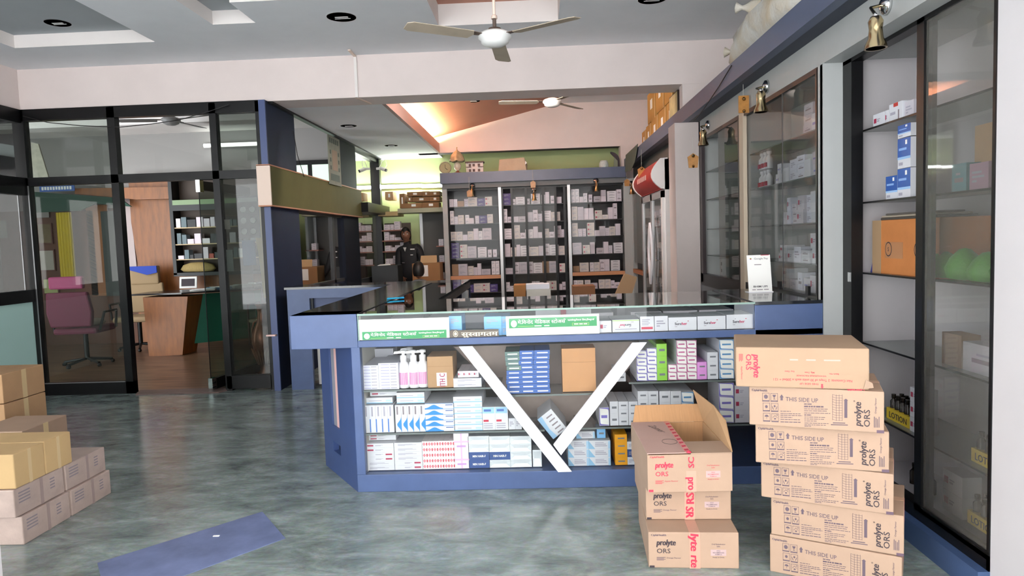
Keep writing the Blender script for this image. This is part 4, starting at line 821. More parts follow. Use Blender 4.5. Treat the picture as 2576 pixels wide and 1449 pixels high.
side(.1, .06, .12, mat('#5c8a94', .5), 'script', XI+.02, 2.93, shz[1], 'teal box behind the glass, second shelf', group=gA)
side(.12, .06, .11, mat('#b08a9c', .5), 'lines', XI+.02, 2.79, shz[1], 'mauve fronted box behind the glass, second shelf', group=gA)
side(.12, .06, .11, W3, 'lines', XI+.02, 2.64, shz[1], 'pale box behind the glass, second shelf, nearest the pier', group=gA)
side(.3, .08, .12, W3, 'script', XI+.02, 2.64, shz[3], 'long pale box behind the glass, fourth shelf', group=gA)
side(.14, .08, .14, CARDB, None, XI+.02, 2.95, shz[3], 'brown box behind the glass, fourth shelf', group=gA)
BOT = mat('#2c2622', .15, name='dark_bottle'); YEL = mat('#e2c23a', .5, name='yellow_tray')
def tray(y0, n, z, label, w=.22, word='LOTION'):
    t = thing('lotion_tray', label, 'tray', (XI+.01, y0+w, z), None, -math.pi/2)
    MB().box((0, 0, 0), (w, .13, .055), YEL).build('tray', t)
    MB().text(word, (w*.12, -.001, .012), X3, Z3, .03, INK, w=w*.76, bold=.02).build('lettering', t)
    for k in range(n):
        for r in range(2):
            b = MB().lathe([(.017, 0), (.017, .035), (.009, .045), (.009, .05), (.011, .05), (.011, .07)], BOT, n=8).build('bottle', None, (XI+.035+.04*r, y0+w*(k+.5)/n, z+.056)); tag(b, 'small dark bottle in the yellow lotion tray: '+label.split(', ')[-1], 'bottle', 'bottles in the lotion tray: '+label.split(', ')[-1])
shz.insert(5, P(2278, 1182, X=XA+.08).z) if False else None
tray(3.33, 5, shz[4], 'yellow LOTION tray of dark bottles, fifth shelf by the black stile'); tray(2.66, 4, shz[4]+.0, 'yellow LOTION tray of dark bottles, fifth shelf behind the glass', .2)
tray(2.68, 4, shz[5], 'yellow LOTION tray of dark bottles, cabinet floor behind the glass', .2)
for k in range(3): side(.09, .08, .07, W1, 'redtab', XI+.0, 3.22, shz[4]+.071*k, 'white and red box, %s of the pile next to the stile' % lvl(k, 3), group=gA)
for k in range(2): side(.14, .08, .09, W1, 'redtab', XI, 2.90, shz[5]+.091*k, 'white box with dark red mark, %s of two on the cabinet floor' % ['lower', 'upper'][k], group=gA)
for k in range(3):
    b = MB().lathe([(.022, 0), (.022, .06), (.01, .075), (.012, .075), (.012, .1)], BOT, n=10).build('bottle', None, (XI+.04, 3.2+.07*k, shz[5])); tag(b, 'dark bottle on the cabinet floor, %s of three' % ['nearest', 'middle', 'farthest'][k], 'bottle')
# pilaster between cabinets A and B
struct(MB().box((XB, 3.81, 0), (XA+.01, 3.84, 2.28), GREYL).box((XB, 3.80, 0), (2.04, 3.87, 2.28), GREYL).build('trim_15'), 'grey pilaster between the two right hand cabinets')
# cabinet B and its far bay
cb = thing('display_cabinet', 'glass fronted wall cabinet above the right end of the counter', 'cabinet', (XB, 3.88, 0))
def gb(mb, n, bev=0): return rebase(mb, (XB, 3.88, 0)).build(n, cb, bevel=bev)
IN2 = mat('#b0b2b0', .6, noise=.05, scale=3)
gb(MB().box((1.9, 3.88, .0), (1.93, 6.58, 2.28), IN2).box((XB+.02, 6.55, .9), (1.9, 6.59, 2.28), IN2).box((XB+.02, 3.87, .9), (1.9, 3.89, 2.28), IN2).box((XB, 4.7, 0), (1.9, 6.59, .92), mat('#6a6c70', .5)).box((XB+.02, 5.20, .92), (1.9, 5.22, 2.27), IN2), 'carcass')
gb(MB().box((XB, 3.88, 2.25), (XB+.03, 6.58, 2.28), BLK).box((XB, 3.88, .92), (XB+.04, 6.58, 1.03), BLK).box((XB-.002, 3.88, 1.0), (XB+.02, 3.90, 2.27), BLK).box((XB, 6.50, .95), (XB+.03, 6.58, 2.27), mat('#3a3032', .4)), 'frame')
gb(MB().box((XB-.008, 5.20, .93), (XB+.03, 5.30, 2.28), mat('#b8a894', .5)), 'stile')
gb(pane(pane(MB(), XB+.008, 3.9, 4.43, 1.03, 2.25, GLASSR), XB+.02, 4.42, 5.2, 1.03, 2.25, GLASSR).box((XB+.003, 4.42, 1.03), (XB+.006, 4.428, 2.25), DKG), 'sliding_glass')
gb(pane(MB(), XB+.008, 5.36, 5.95, 1.03, 2.25, GLASSD).box((XB+.003, 5.33, 1.0), (XB+.02, 5.37, 2.26), BLK), 'sliding_glass')
gb(MB().box((XB-.01, 3.99, 1.03), (XB+.005, 4.03, 1.08), BLK), 'door_catch'); gb(MB().box((XB-.01, 4.45, 1.03), (XB+.005, 4.49, 1.08), BLK), 'door_catch')
bz = [P(2062, y, X=XB+.04).z for y in (320, 437, 559, 667)]
bz = [bz[0], bz[1]-.0, bz[2], bz[3], 1.03]
for z in bz[:-1]: gb(MB().box((XB+.04, 3.9, z-.006), (1.89, 6.5, z), mat('#5a625e', .25)), 'shelf')
def fill_side(y0, y1, z, hmax, x, gname, seed, wmin=.07, wmax=.14, cols=(W1, W2, W3), decs=('lines', 'redtab', 'bars', 'script', None), where=''):
    rg = random.Random(seed); y = y0; n = 0
    while y < y1-wmin:
        w = min(rg.uniform(wmin, wmax), y1-y-.002); h = rg.uniform(.035, .11); k = max(1, min(int(rg.uniform(.45, .98)*hmax/h), 4)); b = rg.choice(cols); d = rg.choice(decs)
        for i in range(k):
            side(w-.004, .12, h, b, d, x+rg.uniform(0, .015), y, z+i*(h+.0005), 'white box, %s of %s stack from near end, %s' % (lvl(i, k), ORD[min(n, 13)], where), group=gname)
        y += w+rg.uniform(0, .02); n += 1
names = ['top shelf, counter end cabinet', 'second shelf, counter end cabinet', 'third shelf, counter end cabinet', 'fourth shelf, counter end cabinet', 'lowest level, counter end cabinet']
for i in range(5):
    hm = (2.24 if i == 0 else bz[i-1])-bz[i]-.03
    fill_side(3.93, [4.35, 4.75, 4.7, 4.75, 4.7][i], bz[i], min(hm, .26), XB+.07, 'boxes on the '+names[i], 50+i, where=names[i])
for k in range(3):
    for r in range(2):
        b = MB().lathe([(.026, 0), (.026, .07), (.012, .09), (.012, .10), (.018, .10), (.018, .12)], WP, n=10); b.box((-.02, -.028, .01), (.02, -.02, .04), RED)
        o = b.build('medicine_bottle', None, (XB+.1, 4.96+.07*k, bz[1]+.001+.13*r), -math.pi/2); tag(o, 'white bottle with red base band, %s of three in the %s row' % (['nearest', 'middle', 'farthest'][k], ['lower', 'upper'][r]), 'bottle', 'white bottles with red bands in the right cabinet')
for i, z in enumerate(bz[:4]):
    fill_side(5.4, 5.6, z, .2, XB+.09, 'boxes in the far bay of the right cabinet', 70+i, where='%s shelf of the far bay' % ORD[i])
t = MB().box((0, 0, 0), (.09, .06, .15), WP).box((.05, -.001, .03), (.08, 0, .06), BLK).box((.05, -.001, .09), (.08, 0, .12), BLK).build('switch_box', None, (XB+.1, 6.30, bz[3]-.18), -math.pi/2); tag(t, 'white switch box with two black switches in the far bay', 'switch box')
# grey header panel and blue fascia along the whole right side
struct(MB().box((XB, 2.57, 2.28), (2.04, 6.62, 2.5), GREYL).box((XB, 6.55, 2.28), (2.04, 10.9, 2.5), mat('#4a4e4c', .6)).build('trim_16'), 'grey header panel above the right hand cabinets')
FB = mat('#46506a', .4, noise=.08, scale=3, name='slate_blue_laminate')
struct(MB().box((1.40, 2.0, 2.44), (1.46, 10.75, 2.575), FB).box((1.46, 2.0, 2.44), (XB+.01, 10.75, 2.46), mat('#1b2438', .5)).box((1.46, 2.0, 2.5), (2.04, 10.75, 2.515), DKG).build('trim_17'), 'long slate blue fascia above the right hand cabinets')
# cloth draped over the far end of the fascia
t = MB().slab([(1.385, 9.2, 2.60), (1.385, 10.4, 2.60), (1.385, 10.5, 2.36), (1.385, 9.9, 2.32), (1.385, 9.5, 2.40)], (-.006, 0, 0), mat('#4f5a50', .9, bump=.4)).build('cloth'); tag(t, 'grey green cloth draped over the far end of the fascia', 'cloth')
# ---- spot lamps on the header and hanging lucky charms
def spot(px, py, qx, qy, s, label):
    b = P(px, py, X=XB); c = P(qx, qy, X=XB-.11*s); t = thing('spot_lamp', label, 'spot lamp', b, 'metal spot lamps on the header panels')
    MB().lathe([(.0, .0), (.045*s, .0), (.04*s, .018*s), (.015*s, .03*s), (0, .03*s)], CHROME, axis=(-1, 0, 0), n=16).build('base', t)
    j = (c-b)+Vector((0, 0, .075*s)); MB().path([(-.02*s, 0, 0), (-.07*s, 0, -.01*s), j], .007*s, BRASS, 8).lathe([(0, -.014*s), (.014*s, 0), (0, .014*s)], CHROME, j, 10).build('arm', t)
    sh = c-b; MB().lathe([(.045*s, -.06*s), (.042*s, -.045*s), (.03*s, -.02*s), (.026*s, .02*s), (.03*s, .05*s), (.02*s, .07*s), (0, .075*s)], BRASS, sh, 20).lathe([(.038*s, -.06*s), (.034*s, -.058*s), (0, -.058*s)], mat('#f0ead8', .3), sh, 16).build('lamp_shade', t)
spot(2232, 12, 2203, 85, 1.0, 'brass spot lamp nearest the viewer, top right'); spot(1930, 218, 1914, 258, 1.0, 'brass spot lamp above the payment stand'); spot(1783, 315, 1769, 348, 1.0, 'brass spot lamp above the far bay of the right cabinet')
AMB = mat('#b07a3c', .35, noise=.2, scale=30, name='amber_charm')
def charm(px, py0, py1, X, s, label, pent=True):
    c = P(px, py1, X=X); top = P(px, py0, X=X); t = thing('hanging_charm', label, 'hanging charm', c, 'amber charms hanging on strings')
    w = .045*s; h = .06*s; y = .0
    pts = [(-w*.8, 0, -h), (w*.8, 0, -h), (w, 0, h*.5), (0, 0, h), (-w, 0, h*.5)] if pent else [(-w*.8, 0, -h), (w*.8, 0, -h), (w*.8, 0, h), (-w*.8, 0, h)]
    MB().slab(pts, (0, -.012, 0), AMB).lathe([(0, -.006), (.014*s, 0), (0, .006)], BRASS, (0, -.016, h*.6), 10, axis=(0, 1, 0)).lathe([(0, -.006), (.012*s, 0), (0, .006)], BRASS, (0, -.016, -h*.8), 10, axis=(0, 1, 0)).build('plaque', t)
    MB().tube((0, 0, h), (0, 0, top.z-c.z), .0015, mat('#c8c4bc', .6), 5).build('string', t)
charm(1870, 165, 263, 1.50, 1.0, 'amber charm hanging above the pale stile of the right cabinet', False); charm(1743, 345, 404, 1.33, 1.0, 'amber charm hanging before the pink pier')
charm(1614, 375, 433, 1.31, 1.1, 'amber charm hanging before the drinks cooler')
# ---- things on top of the fascia
g = 'sacks on top of the right cabinets'
SACK = mat('#dcdcd8', .5, noise=.2, scale=5, bump=1.0, name='white_plastic_sack', col2='#b8a890')
def sack(loc, sc, label, ears):
    t = thing('white_sack', label, 'sack', loc, g); mb = MB(); rg = random.Random(int(sc[1]*100)); n, k = 18, 11; vs = []
    for j in range(k):
        v = -math.cos(math.pi*j/(k-1)); r = (1-abs(v)**6)**.5 if abs(v) < 1 else .0
        for i in range(n):
            a = 2*math.pi*i/n; rr = max(r, .05)*(1+.09*math.sin(3*a+v*2)+.06*math.sin(5*a-v*4)+rg.uniform(-.05, .05)); vs.append((math.cos(a)*sc[0]*rr, v*sc[1], sc[2]*(1+max(-.9, math.sin(a))*rr)-sc[2]*.1))
    mb.add(vs, [(j*n+i, j*n+(i+1) % n, (j+1)*n+(i+1) % n, (j+1)*n+i) for j in range(k-1) for i in range(n)], SACK, True); mb.build('bag', t)
    for e in ears:
        ev = Vector(e); MB().lathe([(.06, -.06), (.045, 0), (.02, .04), (.015, .06), (.04, .10), (.0, .11)], SACK, ev, 9, axis=(-1, .35, .1)).build('tied_corner', t)
sack((1.65, 4.55, 2.515), (.24, .78, .20), 'white plastic sack lying on top of the right hand cabinets, near the ceiling', [(-.10, .74, .22), (-.14, .30, .40)])
CARDT = mat('#b08440', .75, noise=.08, scale=4, name='ochre_cardboard')
g = 'ochre cartons on top of the rear right cabinets'
for k, (y0, y1, z0, z1, lb) in enumerate(((7.45, 7.85, 0, .32, 'right one of the lower row'), (7.9, 8.35, 0, .32, 'second of the lower row'), (8.4, 8.85, 0, .32, 'third of the lower row'), (8.9, 9.25, 0, .30, 'fourth of the lower row'), (9.3, 9.6, 0, .28, 'leftmost and smallest of the lower row'),
                                 (7.5, 7.95, .325, .70, 'right one of the upper row'), (8.0, 8.5, .325, .72, 'middle one of the upper row'), (8.55, 9.1, .31, .68, 'left one of the upper row'))):
    t = thing('storage_carton', 'ochre carton on top of the rear cabinets, '+lb, 'carton', (1.50, y0, 2.516+z0), g)
    MB().box((0, 0, 0), (.3, y1-y0, z1-z0), CARDT).build('box', t, bevel=.004); MB().box((-.001, (y1-y0)*.35, (z1-z0)*.4), (0, (y1-y0)*.62, (z1-z0)*.72), PAPER).build('paper_label', t)
    MB().box((-.0015, .0, 0), (.0, .03, z1-z0), mat('#d8b480', .4)).build('tape', t)
t = thing('framed_picture', 'framed yellowish picture leaning beside the ochre cartons', 'picture', (1.45, 6.95, 2.516))
MB().box((-.01, 0, 0), (.015, .42, .30), mat('#2c1c18', .5)).build('frame', t); MB().box((-.012, .02, .02), (-.01, .40, .29), mat('#cdbf8c', .6, noise=.25, scale=8)).build('picture_sheet', t)
# ---- drinks cooler
ck = thing('drinks_cooler', 'white upright drinks cooler with curved red header and glass doors', 'refrigerator', (1.36, 7.42, 0))
y1 = 1.45; CWH = mat('#e6e2e0', .35, name='cooler_white')
MB().box((.03, 0, .02), (.62, .04, 2.2), CWH).box((.03, y1-.04, .02), (.62, y1, 2.2), CWH).box((.56, 0, .02), (.62, y1, 2.2), CWH).box((.03, 0, 1.88), (.6, y1, 2.2), CWH).box((.03, 0, .02), (.6, y1, .25), CWH).build('cabinet_body', ck)
n = 9; prof = [(-.0-.10*math.sin(math.pi*(k/(n-1))**.9), 1.895+.315*k/(n-1)) for k in range(n)]
REDH = mat('#a02820', .45, noise=.15, scale=2, spec=.3, name='red_header_plastic')
m = MB(); vs = [(x, yy, z) for yy in (.045, y1-.045) for x, z in prof]
m.add(vs, [(j, j+1, j+1+n, j+n) for j in range(n-1)], REDH, True); m.box((.0, .03, 1.89), (.05, y1-.03, 2.2), REDH); m.build('header', ck)
for ya in (.0, y1-.045):
    MB().slab([(.06, ya, 1.88), (.06, ya, 2.215)]+[(x-.012, ya, z) for x, z in prof[::-1]], (0, .045, 0), CWH).build('header_end_cap', ck)
m = MB(); 
for j, (u, v) in enumerate(((.35, .43), (.46, .52), (.55, .63), (.66, .72), (.75, .83), (.86, .92))): m.slab([(-.101, u*y1*.8, 2.02), (-.101, v*y1*.8, 2.02), (-.101, v*y1*.8, 2.075), (-.101, u*y1*.8, 2.075)], (-.002, 0, 0), mat('#d8a8a0', .5))
m.build('header_lettering', ck)
MB().box((0, .02, .25), (.03, .1, 1.87), CWH).box((0, y1-.1, .25), (.03, y1-.02, 1.87), ALU).box((0, y1/2-.05, .25), (.03, y1/2+.05, 1.87), ALU).box((0, .02, 1.80), (.03, y1-.02, 1.87), ALU).box((0, .02, .25), (.03, y1-.02, .33), ALU).build('door_frame', ck)
MB().box((.012, .1, .33), (.018, y1/2-.05, 1.8), GLASSR).box((.012, y1/2+.05, .33), (.018, y1-.1, 1.8), GLASSR).build('door_glass', ck)
for s in (-1, 1):
    n = 12; o_ = [(-.03, y1/2+s*(.012+.12*math.sin(math.pi*k/n)**.8), .95+.72*k/n-.12) for k in range(n+1)]; i_ = [(-.03, y1/2+s*(.008+.075*math.sin(math.pi*max(0, min(1, (k/n-.18)/.64)))), .95+.72*k/n-.12) for k in range(n+1)]
    m = MB()
    for k in range(n): m.slab([o_[k], o_[k+1], i_[k+1], i_[k]][::s], (.02, 0, 0), WP)
    m.build('door_handle', ck)
MB().box((.05, .05, .26), (.55, y1-.05, .3), GREYL).box((.05, .05, .7), (.5, y1-.05, .71), ALU).box((.05, .05, 1.1), (.5, y1-.05, 1.11), ALU).box((.05, .05, 1.5), (.5, y1-.05, 1.51), ALU).build('rack', ck)
rg = random.Random(9)
for zi, z in enumerate((.711, 1.111, 1.511)):
    for k in range(6):
        h = rg.uniform(.1, .2); put(.13, .12, h, rg.choice([W1, W2, W3]), 'lines', (1.44, 7.42+.25+.19*k, z), 'box in the drinks cooler, %s from the near side on the %s rack' % (ORD[k], ['lower', 'middle', 'upper'][zi]), 'medicine box', 'boxes in the drinks cooler', rz=-math.pi/2)
# dark glass cabinet between cooler and rear wall
dc = thing('display_cabinet', 'dark glass cabinet with orange rail between the cooler and the rear wall', 'cabinet', (1.5, 8.95, 0))
MB().box((.06, 0, 0), (.5, 1.8, 2.28), mat('#2c2e2e', .6)).box((.0, 0, 0), (.06, .08, 2.28), BLK).box((0, 1.72, 0), (.06, 1.8, 2.28), GREYL).build('carcass', dc)
MB().box((.01, .08, 1.0), (.015, 1.72, 2.25), GLASSR).build('glass', dc); MB().box((-.005, 0, .84), (.05, 1.8, .90), mat('#b87850', .5)).build('rail', dc)
# ============================================================ REAR WALL CABINET
YBK = 10.75
zf = P(1340, 427, Y=10.6).z
bc = thing('medicine_cabinet', 'wide three bay medicine cabinet across the rear with slate blue top fascia', 'cabinet', (0, YBK, 0))
def bb(mb, n): return rebase(mb, (0, YBK, 0)).build(n, bc)
bb(MB().box((-1.42, 10.6, zf-.16), (1.40, 11.05, zf), FB).box((-1.40, 10.66, 2.22), (1.42, 11.05, zf-.14), mat('#66686a', .6)), 'fascia')
bb(MB().box((-1.40, 11.03, 0), (1.40, 11.06, 2.4), mat('#3a3638', .7)).box((-1.38, YBK, 0), (-1.36, 11.03, 2.22), GREYL).box((1.38, YBK, 0), (1.40, 11.03, 2.22), GREYL).box((-1.38, YBK, 0), (1.38, 11.03, .3), DKG), 'carcass')
bb(MB().box((-1.41, YBK-.05, 0), (-1.335, YBK, 2.25), GREYL), 'side_pilaster'); bb(MB().box((1.375, YBK-.05, 0), (1.55, YBK, 2.28), GREYL), 'side_pilaster')
for x in (-.545, .515): bb(MB().box((x, YBK-.05, .3), (x+.045, YBK+.28, 2.25), ALU), 'divider')
bb(MB().box((-1.335, YBK-.02, 2.19), (1.375, YBK+.02, 2.23), BLK), 'top_rail')
for x0, x1 in ((-1.33, -.55), (.565, 1.37)): bb(MB().box((x0, YBK-.045, .815), (x1, YBK, .87), mat('#c58a62', .5)), 'orange_rail')
bays = [('left', -1.325, -.555), ('middle', -.49, .505), ('right', .57, 1.37)]
SZ = [1.945, 1.675, 1.42, 1.145, .872, .60]
SH = mat('#2a2628', .4)
for nm, x0, x1 in bays:
    for z in SZ: bb(MB().box((x0, YBK+.02, z-.012), (x1, 11.03, z), SH), 'shelf')
for nm, x0, x1 in (bays[0], bays[2]): bb(MB().box((x0, YBK-.01, .875), (x1, YBK-.005, 2.19), GLASS), 'sliding_glass').location.y += 0
m = MB()
for x in (-.49, -.34, -.12, .14, .33, .47): m.box((x-.018, YBK-.03, .45), (x+.018, YBK-.005, 2.2), BLK)
bb(m, 'black_door_frames'); bb(MB().box((-.34, YBK-.022, .5), (.33, YBK-.018, 2.19), GLASSR), 'sliding_glass')
WB = [mat('#e4d6e0', .55, name='lilac_card'), mat('#cfc4ce', .55), mat('#ece2e8', .55), mat('#bdb2ba', .55), mat('#dccfca', .55)]
VAR = []
rg = random.Random(11)
for k in range(14): VAR.append((rg.choice([.06, .075, .09, .11, .14]), .12, rg.choice([.03, .04, .05, .07, .09, .12]), rg.choice(WB), rg.choice(['lines', 'lines', 'bars', 'script', None, 'redtab'])))
VAR.append((.1, .12, .09, mat('#a88468', .7), None)); VAR.append((.12, .12, .06, mat('#4a3478', .5), 'lines'))
snm = ['top', 'second', 'third', 'fourth', 'fifth', 'lowest']
cnt = 0
for bi, (nm, x0, x1) in enumerate(bays):
    for si, z in enumerate(SZ):
        top = (2.17 if si == 0 else SZ[si-1]-.02); H = top-z; x = x0+.01; n = 0; rg = random.Random(100+bi*10+si)
        while True:
            w, d, h, b, dc_ = VAR[rg.randrange(14) if rg.random() < .93 else rg.randrange(14, 16)]
            if x+w > x1-.005: break
            k = max(1, min(int(rg.uniform(.55, 1.0)*H/h), 4 if si < 5 else 2))
            yy = YBK+.04+rg.uniform(0, .05)
            for i in range(k):
                cnt += 1
                put(w, d, h, b, dc_, (x, yy+rg.uniform(0, .006), z+i*(h+.0005)), 'medicine box, %s of stack %s from the left, %s shelf, rear cabinet %s bay' % (lvl(i, k), ORD[n], snm[si], nm), 'medicine box', 'medicine boxes in the rear cabinet', name='medicine_box')
            x += w+rg.choice([.002, .003, .003, .02]); n += 1
            if n > 13: break
# objects standing on the rear cabinet
def on_top(px, py): return P(px, py, Y=10.8)
c = on_top(1121, 434); t = thing('round_clock', 'round wall clock with pale face leaning on the rear cabinet', 'clock', (c.x, 10.8, zf))
r = .095; MB().lathe([(0, 0), (r, 0), (r, .03), (r*.86, .03), (r*.86, .02), (0, .02)], mat('#8a8a72', .4), (0, 0, r), 24, axis=(0, -1, .15)).build('case', t)
MB().lathe([(0, .021), (r*.85, .021)], mat('#c9cfa8', .5), (0, 0, r), 24, axis=(0, -1, .15)).build('face', t); MB().tube((0, -.032, r), (.035, -.034, r-.03), .004, INK, 5).tube((0, -.032, r), (.0, -.03, r+.05), .003, INK, 5).build('hands', t)
c = on_top(1151, 432); t = thing('table_lamp', 'ornate table lamp with glass petal shade on the rear cabinet', 'lamp', (c.x, 10.82, zf))
MB().lathe([(.08, 0), (.085, .012), (.03, .03), (.02, .05)], mat('#8a5238', .3), n=16).build('base', t)
MB().lathe([(.02, .05), (.05, .08), (.058, .12), (.05, .155), (.02, .18)], mat('#c9bfae', .2), n=18).build('globe', t)
m = MB(); pr = [(.115, .20), (.11, .24), (.09, .29), (.05, .335), (.015, .36), (0, .40)]; n = 24; vs = []
for i in range(n):
    a = 2*math.pi*i/n; f_ = 1+.10*abs(math.sin(3*a))
    for rr, z in pr: vs.append((rr*f_*math.cos(a), rr*f_*math.sin(a), z-.02*abs(math.cos(3*a))*(rr/.115)))
m.add(vs, [(i*6+j, ((i+1) % n)*6+j, ((i+1) % n)*6+j+1, i*6+j+1) for i in range(n) for j in range(5)], mat('#9c9278', .25, noise=.3, scale=20), True); m.build('lamp_shade', t)
MB().tube((0, 0, .17), (0, 0, .22), .01, BRASS, 8).lathe([(0, .39), (.012, .40), (0, .42)], BRASS, n=8).build('finial', t)
c = on_top(1196, 430); t = thing('model_house', 'small white and brown model house on the rear cabinet', 'model', (c.x, 10.8, zf))
MB().box((-.12, -.04, 0), (.12, .08, .16), mat('#d6ccc8', .6)).build('walls', t); BRN = mat('#4a342e', .6)
MB().box((-.15, -.07, .155), (.14, .1, .175), BRN).box((-.14, -.07, .085), (-.06, -.04, .095), BRN).box((.05, -.07, .085), (.13, -.04, .095), BRN).build('roof', t)
for x in (-.08, -.02, .06): MB().box((x-.018, -.043, .02), (x+.018, -.04, .06), BRN).box((x-.018, -.043, .10), (x+.018, -.04, .14), BRN).build('window', t)
for x in (-.13, .12): MB().box((x-.006, -.065, 0), (x+.006, -.055, .156), mat('#d6ccc8', .6)).build('column', t)
a = on_top(1254, 428); b = on_top(1326, 390); W = b.x-a.x
PB = mat('#b7a48c', .7, noise=.08, scale=6, bump=.4, name='brown_wrapping_paper')
t = thing('paper_parcel', 'brown paper parcel with torn right end on the rear cabinet', 'parcel', (a.x, 10.72, zf)); m = MB()
m.add([(0, 0, 0), (W*.97, 0, 0), (W*.97, .3, 0), (0, .3, 0), (.02, .02, .19), (W*.9, .03, .21), (W*.9, .28, .2), (.02, .28, .18), (W, .1, .1)], [(0, 3, 2, 1), (4, 5, 6, 7), (0, 1, 5, 4), (3, 0, 4, 7), (2, 3, 7, 6), (1, 8, 5), (8, 2, 6), (1, 2, 8), (5, 8, 6)], PB); m.build('wrapping', t, bevel=.01)
MB().slab([(W*.92, -.003, .09), (W*.99, .0, .12), (W*.93, -.003, .15)], (0, -.004, 0), PAPER).build('torn_end', t)
c = on_top(1519, 415); t = MB().lathe([(.06, 0), (.075, .03), (.07, .08), (.05, .12), (0, .12)], mat('#c8d0cc', .3, bump=.6, scale=30), n=12).build('plastic_bag', None, (c.x, 10.8, zf)); tag(t, 'crumpled clear plastic bag on the right of the rear cabinet', 'plastic bag')
c = on_top(1548, 414); t = thing('arched_frame', 'dark arched frame standing at the right end of the rear cabinet', 'picture frame', (c.x, 10.9, zf)); n = 10; m = MB(); o_ = [(.08, 0, 0), (.08, 0, .12)]+[(-.06+.14*math.cos(math.pi*k/20), 0, .12+.14*math.sin(math.pi*k/20)) for k in range(1, 11)]
m.slab(o_+[(-.06, 0, .24), (.05, 0, .12), (.05, 0, 0)], (0, .03, 0), INK); m.build('arch', t); MB().slab([(.05, .01, 0), (.05, .01, .13), (-.0, .01, .19), (-.02, .01, 0)], (0, .01, 0), mat('#7a806a', .5)).build('backing', t)
# spot lamps and charms on the rear header
for k, (px, py, lb) in enumerate(((1188, 468, 'small brass spot lamp over the left rear bay'), (1343, 478, 'small brass spot lamp over the middle rear bay'), (1499, 455, 'small brass spot lamp over the right rear bay'), (1587, 462, 'small brass spot lamp on the right end pilaster of the rear cabinet'))):
    b = P(px, py, Y=10.64); t = thing('spot_lamp', lb, 'spot lamp', b, 'metal spot lamps on the header panels'); s = .9
    MB().lathe([(0, 0), (.05*s, 0), (.045*s, .02), (0, .03)], CHROME, axis=(0, -1, 0), n=12).build('base', t); MB().path([(0, -.02, 0), (0, -.07, -.01), (0, -.08, -.06)], .008, BRASS, 6).build('arm', t)
    MB().lathe([(.045*s, -.075), (.04*s, -.06), (.028*s, -.02), (.028*s, .03), (0, .05)], BRASS, (0, -.08, -.09), 12).build('lamp_shade', t)
def charm2(px, py0, py1, Y, label):
    c = P(px, py1, Y=Y); top = P(px, py0, Y=Y); t = thing('hanging_charm', label, 'hanging charm', c, 'amber charms hanging on strings')
    MB().slab([(-.035, 0, -.05), (.035, 0, -.05), (.04, 0, .03), (0, 0, .06), (-.04, 0, .03)], (0, -.012, 0), AMB).build('plaque', t); MB().tube((0, 0, .06), (0, 0, top.z-c.z), .002, mat('#c8c4bc', .6), 5).build('string', t)
charm2(1181, 445, 487, 10.5, 'amber charm over the left rear bay'); charm2(1341, 427, 464, 10.5, 'amber charm over the middle rear bay'); charm2(1577, 430, 460, 10.5, 'amber charm before the rear right corner')
# ============================================================ CEILING FANS AND DOWNLIGHTS
FW = mat('#e8e8e6', .4, name='fan_white'); FBL = mat('#b9ab98', .55, noise=.15, scale=5, name='aged_cream_blade'); RUST = mat('#5a4a42', .6)
def fan(px, py, Y, ztop, rad, angs, label, mat_=FBL, white=FW, tilt=.0, tiltx=0.):
    c = P(px, py, Y=Y); t = thing('ceiling_fan', label, 'ceiling fan', c, None)
    MB().lathe([(0, -.055), (.05, -.05), (.088, -.03), (.09, -.012), (.105, .0), (.105, .02), (.085, .035), (.05, .045), (0, .048)], white, n=28).build('motor', t)
    MB().lathe([(.045, .045), (.04, .06), (.02, .065)], RUST, n=12).tube((0, 0, .06), (0, 0, .12), .012, RUST, 8).build('bracket', t)
    MB().tube((0, 0, .12), (0, 0, ztop-c.z-.001), .0095, CREAM, 10).lathe([(.02, .12), (.018, .14), (.01, .145)], CREAM, n=12).build('downrod', t)
    for a in angs:
        a = math.radians(a); d = Vector((math.cos(a), math.sin(a), 0)); n = Vector((-d.y, d.x, 0)); rise = .0
        q = MB()
        pts = [(.17, -.055), (rad-.03, -.062), (rad, -.045), (rad+.004, .03), (rad-.03, .05), (.17, .045), (.15, .0)]
        tl = .16
        vs = [d*u+n*v+Vector((0, 0, .005+v*tl+tiltx*u)) for u, v in pts]
        q.slab(vs, (0, 0, .004), mat_); q.build('blade', t)
        MB().slab([d*.08+n*.02+Vector((0, 0, .012)), d*.08-n*.02+Vector((0, 0, .012)), d*.2-n*.025+Vector((0, 0, .012-.004+tiltx*.2)), d*.2+n*.025+Vector((0, 0, .012+.004+tiltx*.2))], (0, 0, .004), RUST).build('blade_arm', t)
    return t
fan(1245, 96, 4.5, 3.40, .60, (-148, -32, 88), 'cream ceiling fan with brown rusted fittings in the front room')
fan(1389, 258, 7.9, 3.54, .60, (-172, -60, 55), 'smaller looking ceiling fan in the rear room under the peach ceiling')
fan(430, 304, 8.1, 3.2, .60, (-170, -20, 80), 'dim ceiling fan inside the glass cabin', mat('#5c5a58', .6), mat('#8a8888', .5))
DLI = mat('#c8c8cc', .3, metal=.6, name='reflector')
def down(p, r, label, up=1):
    t = thing('downlight', label, 'downlight', p, 'recessed round downlights')
    MB().lathe([(r*1.12, -.004), (r*1.12, 0), (r, .0)], CHROME, n=24).lathe([(r, -.003), (r*1.1, -.004)], CHROME, n=24).build('rim', t)
    MB().lathe([(r, -.0035), (r*.8, -.0025), (r*.45, -.0015)], DLI, n=24).lathe([(0, -.0012), (r*.45, -.0015)], DLI, n=24).box((-r*.5, -.01, -.006), (r*.5, .01, -.003), mat('#f4f4f4', .4)).box((-r*.6, r*.3, -.006), (r*.6, r*.38, -.003), mat('#f4f4f4', .4)).build('reflector', t)
